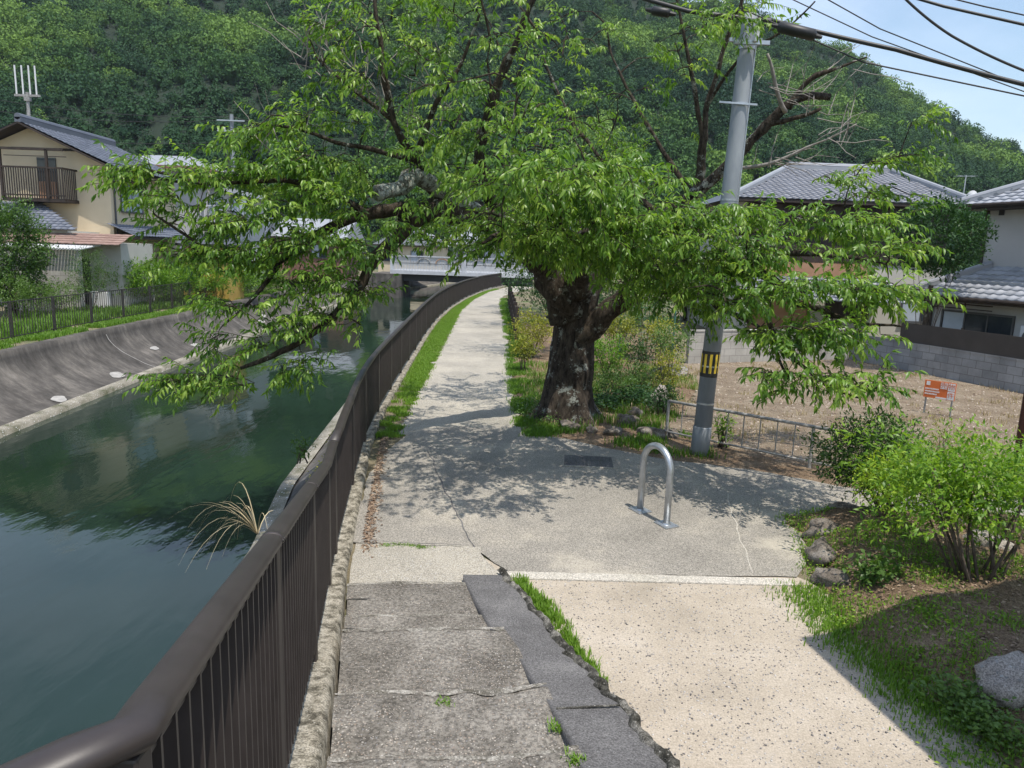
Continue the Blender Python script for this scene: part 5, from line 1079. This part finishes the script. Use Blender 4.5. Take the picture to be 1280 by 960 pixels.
# shrubs round the tree
for (x, y, Y, rx, ry, n, mt, tn, lb) in [
    (666, 412, 20, .62, .50, 2600, m_leafy, .5, 'yellow green bush beside the far path just left of the trunk'),
    (655, 435, 17.5, .30, .26, 900, m_leafy, .35, 'small yellowing bush at the path edge nearest left of the trunk'),
    (835, 460, 15.4, .40, .50, 1500, m_leafy, .5, 'yellow leaved shrub between the trunk and the utility pole'),
    (770, 405, 18.5, .55, .40, 1900, m_leafy, .4, 'yellow green shrub in the shade just right of the trunk'),
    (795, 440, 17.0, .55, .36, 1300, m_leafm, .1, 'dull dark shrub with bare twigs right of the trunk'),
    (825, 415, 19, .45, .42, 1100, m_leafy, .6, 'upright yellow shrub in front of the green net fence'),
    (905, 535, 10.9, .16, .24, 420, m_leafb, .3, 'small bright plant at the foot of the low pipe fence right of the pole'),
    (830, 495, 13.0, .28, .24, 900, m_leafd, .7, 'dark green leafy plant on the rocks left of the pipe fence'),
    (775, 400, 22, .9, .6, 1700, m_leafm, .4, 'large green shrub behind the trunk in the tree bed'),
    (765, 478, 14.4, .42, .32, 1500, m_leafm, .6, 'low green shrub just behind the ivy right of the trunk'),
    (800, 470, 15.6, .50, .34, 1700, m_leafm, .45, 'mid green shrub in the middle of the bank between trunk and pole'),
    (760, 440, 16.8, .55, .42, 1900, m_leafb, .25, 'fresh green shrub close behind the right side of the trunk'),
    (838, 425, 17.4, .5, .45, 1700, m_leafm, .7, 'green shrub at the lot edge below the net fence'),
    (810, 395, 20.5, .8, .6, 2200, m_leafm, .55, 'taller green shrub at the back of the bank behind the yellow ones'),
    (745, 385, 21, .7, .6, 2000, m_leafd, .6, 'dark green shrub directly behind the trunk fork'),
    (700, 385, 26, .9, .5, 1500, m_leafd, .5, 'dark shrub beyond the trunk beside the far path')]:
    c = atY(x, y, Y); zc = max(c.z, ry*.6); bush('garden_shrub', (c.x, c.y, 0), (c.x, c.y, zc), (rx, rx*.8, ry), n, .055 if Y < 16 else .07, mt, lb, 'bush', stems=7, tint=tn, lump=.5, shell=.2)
def ivy(pts, name, lab, n=500, size=.055, mat=m_leafd, h=.25, t=.4):
    P = []
    for k in range(n//6):
        i = rnd.randrange(len(pts)-1); a, b_ = pts[i], pts[i+1]; q = Vector((*a, 0)).lerp(Vector((*b_, 0)), rnd.random()); P.append((q.x+rnd.gauss(0, .18), q.y+rnd.gauss(0, .15), rnd.random()*h))
    o = ground_leaves(name, P, size, mat, .10, t, nper=6, spread=.07, tmpl=leaf_simple(wid=.7)); return tag(o, lab, 'plant')
ivy([at(745, 515).xy, at(770, 505).xy, at(800, 500).xy, at(825, 515).xy], 'ivy', 'dark glossy ivy spreading over the ground right of the trunk foot', 2400, .06, h=.22)
ivy([at(665, 505).xy, at(655, 520).xy, at(690, 532).xy], 'ivy', 'small leafy growth hugging the left foot of the trunk', 500, .045, m_leafm, .1, .6)
def rock(x, y, r, sz_, label, mat=m_rock, z=0):
    p = at(x, y, z); V, F = [], []; n, k = 22, 12; sd_ = rnd.random()*40
    for j in range(k+1):
        ph = math.pi*j/k-math.pi/2
        for i in range(n):
            a = 2*math.pi*i/n; d_ = Vector((math.cos(a)*math.cos(ph), math.sin(a)*math.cos(ph), math.sin(ph))); dd = d_.copy()
            s = 1+.45*noise.noise(d_*1.2+Vector((sd_, 0, 0)))+.2*noise.noise(d_*2.8+Vector((sd_, 3, 0)))+.07*noise.noise(d_*7+Vector((sd_, 0, 0)))
            mxx = max(abs(dd.x), abs(dd.y), abs(dd.z)); s *= (.8+.2/mxx*.75)
            V.append((dd.x*s*r[0], dd.y*s*r[1], dd.z*s*sz_))
        if j: F += [((j-1)*n+i, (j-1)*n+(i+1) % n, j*n+(i+1) % n, j*n+i) for i in range(n)]
    o = npmesh('rock', np.array(V), np.array(F), mat, smooth=True); o.location = (p.x, p.y, z+sz_*.35); o.rotation_euler = (0, 0, rnd.random()*3); return tag(o, label, 'rock')
for a in [(785, 530, (.20, .15), .13, 'mossy grey rock half buried below the ivy'), (765, 543, (.15, .12), .09, 'small flat rock at the asphalt edge right of the trunk'), (815, 545, (.26, .16), .11, 'long low rock just left of the pipe fence post'),
          (822, 510, (.22, .18), .30, 'upright pale rock covered by leaves beside the pipe fence', m_rockp), (795, 520, (.16, .14), .12, 'rounded rock between ivy and pipe fence'), (712, 536, (.20, .14), .10, 'rounded root stone at the trunk foot', m_rock), (740, 540, (.12, .1), .07, 'small brown stone beside the trunk root'),
          (835, 470, (.18, .5), .22, 'pale edging rock along the lot behind the yellow shrub', m_rockp), (838, 545, (.14, .12), .09, 'small rock under the pipe fence post')]: rock(*a[:5], *(a[5:]))
rock(1262, 868, (.24, .17), .17, 'large pale rock in the weeds at the bottom right', m_rockp, .14)
rock(1228, 690, (.26, .2), .16, 'pinkish rock behind the stems of the bright bush', m_rockp, .1)
for a in [(1078, 655, (.34, .16), .16, 'long dark edging rock at the top of the mound'), (1035, 672, (.26, .16), .13, 'brownish edging rock at the upper left of the mound'), (1026, 700, (.14, .22), .13, 'edging rock on the left flank of the mound'), (1040, 728, (.13, .18), .10, 'low edging rock beside the leafy clump'), (1180, 665, (.4, .2), .16, 'dark edging rock behind the bushes')]: rock(*a, z=.02)
# far left garden
c = atY(22, 315, 26); bush('garden_tree', (c.x-.3, c.y, 0), (c.x-.4, c.y, c.z-.1), (1.3, 1.1, 1.8), 17000, .12, m_leafm, 'dense green garden tree at the left edge beside the canal fence', 'tree', stems=6, tint=.45, lump=.4, shell=.5, trunk=(.14, 2))
c = atY(112, 340, 27.5); bush('garden_shrub', (c.x, c.y, 0), (c.x, c.y, c.z), (.75, .7, .95), 4500, .07, m_leafm, 'feathery green shrub in front of the garden wall across the canal', 'bush', stems=6, tint=.5, wid=.25)
for k, (x, Y, w_) in enumerate([(150, 30, 1.2), (185, 31, 1.2), (220, 33, 1.3), (255, 35, 1.4), (290, 38, 1.5), (325, 42, 1.6)]):
    c = atY(x, 348, Y); bush('hedge_bush', (c.x, c.y, 0), (c.x, c.y, c.z), (w_, .8, .75), 4800, .11, m_leafb, ['bright green hedge bush nearest the feathery shrub', 'second bright hedge bush along the canal garden', 'bright hedge bush just left of the yellow shed', 'bright hedge bush in front of the yellow shed', 'bright hedge bush just right of the yellow shed', 'last bright hedge bush fading behind the cherry leaves'][k], 'bush', 'bright hedge bushes behind the far fence', stems=4, tint=.25, lump=.4)
for k, (x, y, Y, r) in enumerate([(5, 360, 24.5, 1.1), (45, 372, 25.5, .8), (75, 366, 26.5, .8)]):
    c = atY(x, y, Y); bush('weed_clump', (c.x, c.y, 0), (c.x, c.y, max(.35, c.z)), (r, .6, .5), 2400, .07, m_leafm, ['tall weeds at the far left behind the canal fence', 'weed clump behind the fence under the garden tree', 'weed clump behind the fence near the garden wall'][k], 'plant', stems=4, tint=.8, lump=.5)
c = atY(1172, 298, 19.8); bush('camellia_tree', (c.x, c.y, 0), (c.x, c.y, c.z), (1.2, 1.0, .95), 9000, .10, m_leafd, 'dark glossy rounded tree between the two tiled houses on the right', 'tree', stems=5, tint=.4, lump=.35, shell=.6, wid=.5, trunk=(.12, 2.4))
for k, (x, Y, r) in enumerate([(690, 34, 1.6), (735, 30, 1.5), (800, 30, 1.6), (860, 34, 1.8)]):
    c = atY(x, 345, Y); bush('background_tree', (c.x, c.y, 0), (c.x-.5, c.y, 2.4), (r*1.25, r*.9, 2.0), 7000, .12, m_leafd, ['small dark tree beside the far end of the path', 'small dark tree far behind the trunk', 'small dark tree far behind and right of the trunk', 'small dark tree in front of the hip roofed house'][k], 'tree', stems=4, tint=.6, lump=.5, trunk=(.1, 1.5))
for k, (x, y, z, r) in enumerate([(1.6, 20.5, 4.6, 2.3), (1.3, 28, 4.8, 2.4), (1.2, 37, 4.6, 2.4)]):
    bush('path_tree', (x+.5, y, 0), (x-.4, y, z), (r, 1.9, .9), 4200, .11, m_leaf, ['leafy tree standing right behind the cherry over the path', 'second leafy tree behind the cherry reaching over the path', 'farthest leafy tree reaching over the path before the bridge'][k], 'tree', stems=7, tint=.4, lump=.7, shell=.1, wid=.35, trunk=(.13, 4.0), stemr=.03)
# wooden posts along the far right side of the path
fp = empty('path_fence', (-.1, 26, 0), label='dark wooden post fence at the far right side of the path', cat='fence')
pv = [Vector((.05+.0*k-.1*(k > 3), 23.5+k*2.2, 0)) for k in range(9)]; pv = [Vector((float(np.interp(p.y, [23, 31, 40, 48], [.10, -.10, -.35, -.4])), p.y, 0)) for p in pv]; o = fp.location
for p in pv: m = MB(); m.tube([p-o, p-o+Vector((0, 0, 1.15))], .06, 8); m.build('post', m_timber, fp)
m = MB(); [m.bar(a-o+Vector((0, 0, z)), b_-o+Vector((0, 0, z)), .06, .06) for a, b_ in zip(pv[:-1], pv[1:]) for z in (.5, 1.0)]; m.build('rail', m_timber, fp)
# green net fence behind the shrubs
nf = empty('green_net_fence', at(905-35, 470).xy.to_3d(), 0, label='thin green wire fence behind the shrubs between trunk and lot', cat='fence'); nf.location = (4.5, 20.2, 0)
m = MB(); [m.bar((-k*.12, 0, .05), (-k*.12, 0, 1.5), .008, .008, up=(0, 1, 0)) for k in range(26)]; [m.bar((0, 0, z), (-3.1, 0, z), .01, .01) for z in (.05, .4, .8, 1.2, 1.5)]; m_green = simple('green_wire', [(.3, (.03, .10, .08)), (.7, (.05, .15, .12))], 3, .5); m.build('mesh_panel', m_green, nf)
for x in (0, -1.5, -3.1): MB().tube([(x, .02, 0), (x, .02, 1.6)], .03, 8).build('post', m_green, nf)
# ================================================================ GRASS, WEEDS, PEBBLES
def inpoly(x, y, P):
    c = False
    for i in range(len(P)):
        a, b_ = P[i], P[i-1]
        if (a[1] > y) != (b_[1] > y) and x < (b_[0]-a[0])*(y-a[1])/(b_[1]-a[1])+a[0]: c = not c
    return c
pts = []   # verge between railing and path
while len(pts) < 9000:
    y = 10.6+46*rnd.random()**1.5; l_ = fx(y)+.17; r_ = float(np.interp(y, [q[1] for q in pl_], [q[0] for q in pl_]))-.0
    x = rnd.uniform(l_, r_+.05*noise.noise(Vector((y*3, 0, 0))))
    if noise.noise(Vector((x*5, y*3.7, 0))) < -.14+max(0, .4-.07*(y-10.6)): continue
    if y < 11.4 and rnd.random() < .5: continue
    pts.append((x, y, 0))
tag(blades('verge_grass', pts, .055, m_grass, 8, .05, .006, tintm=.78), kind='stuff')
pts = []
while len(pts) < 5200:   # path's right side
    y = 11.2+34*rnd.random()**1.3; c0 = float(np.interp(y, [q[1] for q in pr_], [q[0] for q in pr_])); x = c0+abs(rnd.gauss(0, .28))-.05
    if noise.noise(Vector((x*2.3, y*1.3, 4))) < -.12: continue
    if (x-1.0)**2+(y-12.6)**2 < .5: continue
    pts.append((x, y, 0))
tag(blades('bed_grass', pts, .08, m_grass, 6, .06, .006, tintm=.38), kind='stuff')
pts = []
while len(pts) < 1500:
    x, y = rnd.uniform(.3, 3.2), rnd.uniform(10.3, 17)
    if noise.noise(Vector((x*1.6, y*1.6, 8))) < .08 or (x-1.0)**2+(y-12.6)**2 < .4: continue
    if inpoly(x, y, asph) or not inpoly(x, y, bed): continue
    pts.append((x, y, 0))
tag(blades('bed_weeds', pts, .10, m_grass, 7, .07, .007, tintm=.2), kind='stuff')
pts = []
while len(pts) < 1600:
    x, y = rnd.uniform(.4, 5), rnd.uniform(12, 19)
    if not inpoly(x, y, bed) or noise.noise(Vector((x*1.2, y*1.2, 3))) < -.1: continue
    pts.append((x, y, 0))
tag(blades('bank_tuft_grass', [(x, y, z) for x, y, z in pts if noise.noise(Vector((x*2, y*2, 9))) > -.1], .16, m_grass, 7, .09, .007, tintm=.45), kind='stuff')
tag(blades('dry_grass', pts, .12, m_dry, 6, .07, .006, tintm=.5), kind='stuff')
pts = []
while len(pts) < 500:
    x, y = rnd.uniform(2.4, 13), rnd.uniform(9.6, 21)
    if inpoly(x, y, lot) and noise.noise(Vector((x*.8, y*.8, 12))) > .12: pts.append((x, y, .006))
tag(blades('lot_weeds', pts, .09, m_dry, 7, .06, .006, tintm=.35), kind='stuff')
pts = []   # far bank top strip
while len(pts) < 5000:
    y = 14+32*rnd.random(); x = LT(y)-.45-abs(rnd.gauss(0, .3))
    if noise.noise(Vector((x*2, y*1.2, 2))) < -.1: continue
    pts.append((x, y, .01))
tag(blades('bank_grass', pts, .11, m_grass, 7, .08, .010, tintm=.5), kind='stuff')
pts = []
while len(pts) < 2600:
    y = 16+26*rnd.random(); x = LT(y)-1.3-abs(rnd.gauss(0, 1.3))
    if noise.noise(Vector((x*.9, y*.7, 2))) < -.02: continue
    pts.append((x, y, .0))
tag(blades('garden_weeds', pts, .3, m_grass, 9, .14, .014, tintm=.4), kind='stuff')
# grass beside the steps
def patch_pts(zs, n, sx_, sy_=None, z=0):
    out = []
    for k in range(n):
        i = rnd.randrange(len(zs)-1); a, b_ = at(*zs[i], z), at(*zs[i+1], z); q = a.lerp(b_, rnd.random()); out.append((q.x+rnd.gauss(0, sx_), q.y+rnd.gauss(0, sy_ or sx_), z))
    return out
pts = patch_pts([(648, 728), (668, 750), (690, 780)], 90, .035)+patch_pts([(672, 750), (700, 785)], 60, .05)+patch_pts([(705, 795), (728, 830), (748, 858)], 130, .022)+patch_pts([(640, 725), (740, 850)], 40, .04)
tag(blades('step_side_grass', pts, .07, m_grass, 9, .02, .005, tintm=.7), kind='stuff')
pts = patch_pts([(478, 684), (500, 682), (540, 687)], 70, .02, .012)+patch_pts([(620, 797), (630, 802)], 10, .02, z=.2)+patch_pts([(545, 880), (560, 884)], 8, .02, .02, z=.41)+patch_pts([(690, 905), (697, 915)], 9, .015, z=.45)+patch_pts([(715, 950), (722, 955)], 9, .015, z=.56)+patch_pts([(560, 832), (566, 834)], 6, .015, z=.27)
tag(blades('crack_grass', pts, .026, m_grass, 8, .018, .0035, lean=.9, tintm=.6), kind='stuff')
# mound cover
pts, pl2, pd = [], [], []
while len(pts) < 5200:
    x, y = rnd.uniform(2.2, 6.5), rnd.uniform(2.6, 7.9); z = mound_z(x, y); e = noise.noise(Vector((x*1.7, y*1.7, 1)))+.5*noise.noise(Vector((x*4, y*4, 1)))
    edge = abs(x-(2.72+.16*(y-5.3) if y > 5.3 else 2.72+.19*(5.3-y))) < .35
    if z < -.005 and (not edge or inpoly(x, y, asph) or (x < 2.62 and rnd.random() < .8)): continue
    if e < (.05 if not edge else -.25): continue
    pts.append((x, y, max(z, 0)-.01))
P0_ = [p for p in pts if rnd.random() < .55]; P1_ = [p for p in pts if rnd.random() < .5]
P0_ += [(x, y, max(0, mound_z(x, y)) if x > 2.2 else 0) for x, y, _ in patch_pts([(1000, 735), (1035, 775), (1080, 815), (1130, 860), (1180, 905)], 750, .13, .10) if not inpoly(x, y, asph)]
tag(blades('mound_grass', P0_, .055, m_grass, 5, .05, .0045, tintm=.66), kind='stuff')
tag(ground_leaves('mound_weeds', P1_, .032, m_leafb, .05, .45, nper=5, spread=.05), kind='stuff')
pts = patch_pts([(1180, 870), (1215, 900), (1260, 935)], 150, .08, z=.06); tag(ground_leaves('mound_weeds', pts, .04, m_leafm, .14, .75, nper=9, spread=.05), kind='stuff')
# dead leaf litter on the soil
pts = []
while len(pts) < 13000:
    r_ = rnd.random()
    if r_ > .93 and rnd.random() < .6: continue
    if r_ < .62: x, y = rnd.uniform(2.4, 6.5), rnd.uniform(3.2, 7.9); z = mound_z(x, y)
    elif r_ < .86: x, y = rnd.uniform(.2, 4.5), rnd.uniform(10, 18); z = .003
    else: x = fx(y := rnd.uniform(6.3, 11))+.25+abs(rnd.gauss(0, .05)); z = .012
    if r_ < .86 and r_ >= .62 and not inpoly(x, y, bed): continue
    if z < -.01: continue
    pts.append((x, y, z+.006))
P = np.array(pts); D = rng.normal(0, 1, P.shape); D[:, 2] *= .15; V, F, I = scatter_leaves(P, D, rng.uniform(.02, .055, len(P)), leaf_simple(wid=.5), up=np.tile([0, 0, 1.], (len(P), 1))+rng.normal(0, .25, P.shape))
m_lit = leafmat('litter_leaves', (.11, .07, .045), (.22, .15, .10), (.36, .27, .19), .85, 0); tag(npmesh('leaf_litter', V, F, m_lit, rng.random(len(P))[I]), kind='stuff')
# pebbles
def pebbles(name, n, fn, smin, smax, mat, zf=lambda x, y: 0):
    ico = np.array([(0, 0, 1), (.89, 0, .45), (.28, .85, .45), (-.72, .53, .45), (-.72, -.53, .45), (.28, -.85, .45), (.72, .53, -.45), (-.28, .85, -.45), (-.89, 0, -.45), (-.28, -.85, -.45), (.72, -.53, -.45), (0, 0, -1)])
    F0 = np.array([(0, 1, 2), (0, 2, 3), (0, 3, 4), (0, 4, 5), (0, 5, 1), (1, 6, 2), (2, 7, 3), (3, 8, 4), (4, 9, 5), (5, 10, 1), (6, 7, 2), (7, 8, 3), (8, 9, 4), (9, 10, 5), (10, 6, 1)])
    P = []
    while len(P) < n:
        q = fn()
        if q: P.append(q)
    P = np.array(P); S = rng.uniform(smin, smax, (n, 1))*rng.uniform(.6, 1.3, (n, 3)); S[:, 2] *= .6; a = rng.uniform(0, 6.28, n); V = ico[None]*S[:, None, :]*rng.uniform(.75, 1.2, (n, 12, 1)); c_, s_ = np.cos(a)[:, None], np.sin(a)[:, None]
    V = np.stack([V[..., 0]*c_-V[..., 1]*s_, V[..., 0]*s_+V[..., 1]*c_, V[..., 2]], 2)+P[:, None, :]; F = F0[None]+(np.arange(n)*12)[:, None, None]
    return tag(npmesh(name, V.reshape(-1, 3), F.reshape(-1, 3), mat, np.repeat(rng.random(n), 15)), kind='stuff')
m_peb = leafmat('mixed_pebbles', (.06, .06, .065), (.30, .28, .26), (.55, .52, .48), .8, 0)
def gq():
    x, y = rnd.uniform(-.2, 3.4), rnd.uniform(2.6, 6.1)
    return (x, y, .0) if inpoly(x, y, grav) and x > slab_r(y)+.02 else None
pebbles('yard_pebbles', 5200, gq, .0035, .009, m_peb)
def lq():
    x, y = rnd.uniform(2.3, 13), rnd.uniform(9, 22)
    return (x, y, .008) if inpoly(x, y, lot) and rnd.random() < 1/(1+max(0, y-12)*.15) else None
pebbles('lot_stones', 6000, lq, .008, .028, leafmat('lot_stones', (.14, .10, .07), (.30, .22, .16), (.52, .45, .38), .9, 0))
def aq():
    x, y = rnd.uniform(-1.7, 4.5), rnd.uniform(6.3, 11); return (x, y, .012) if inpoly(x, y, asph) else None
pebbles('asphalt_grit', 2600, aq, .002, .005, m_peb)
# dry grass tuft hanging over the water
tf = empty('dry_grass_tuft', at(322, 668, -.1), label='tuft of long dry arching grass growing from the embankment over the water', cat='grass tuft'); o = Vector(tf.location)
mb = MB()
for k in range(26):
    a = rnd.uniform(2.3, 4.3) if k < 20 else rnd.uniform(0, 6.28); Ln = rnd.uniform(.35, .95); dx, dy = math.cos(a), math.sin(a); hh = rnd.uniform(.22, .5); pts = []
    for s in range(9): t = s/8; pts.append(Vector((dx*Ln*t, dy*Ln*t*.8, hh*4*t*(1-t)*.8+(.25*t if k % 5 == 0 else -.15*t*t))))
    w_ = .0065
    for i in range(8):
        n_ = Vector((-dy, dx, .2))*w_*(1-i/9); n2 = Vector((-dy, dx, .2))*w_*(1-(i+1)/9); mb.add([pts[i]-n_, pts[i]+n_, pts[i+1]+n2, pts[i+1]-n2], [(0, 1, 2, 3)])
mb.build('blades', simple('dry_straw', [(.3, (.38, .30, .17)), (.7, (.60, .52, .34))], 5, .8), tf)
pts = [(fx(y)-.3-.25*rnd.random(), y, -.08) for y in np.random.default_rng(3).uniform(7.5, 12.5, 130)]
tag(ground_leaves('bank_moss', pts, .035, m_leafy, .05, .6, nper=9, spread=.05), kind='stuff')
c = at(388, 563, .0); bush('bank_weed', (c.x-.1, c.y, -.15), (c.x-.1, c.y, .05), (.12, .12, .12), 160, .07, m_leafm, 'small green weed on top of the embankment behind the brown railing', 'plant', stems=3, tint=.7)
print('objects', len(bpy.data.objects))

hz = bpy.data.materials.new('haze_air'); hz.use_nodes = True; n_ = hz.node_tree; n_.nodes.remove(n_.nodes['Principled BSDF']); pv_ = n_.nodes.new('ShaderNodeVolumePrincipled')
pv_.inputs['Color'].default_value = (.78, .88, 1, 1); pv_.inputs['Density'].default_value = .00020; pv_.inputs['Anisotropy'].default_value = .3; n_.links.new(pv_.outputs[0], n_.nodes['Material Output'].inputs['Volume'])
m = MB(); m.box(-920, -220, -4, 920, 2520, 150); tag(m.build('haze', hz), kind='stuff')
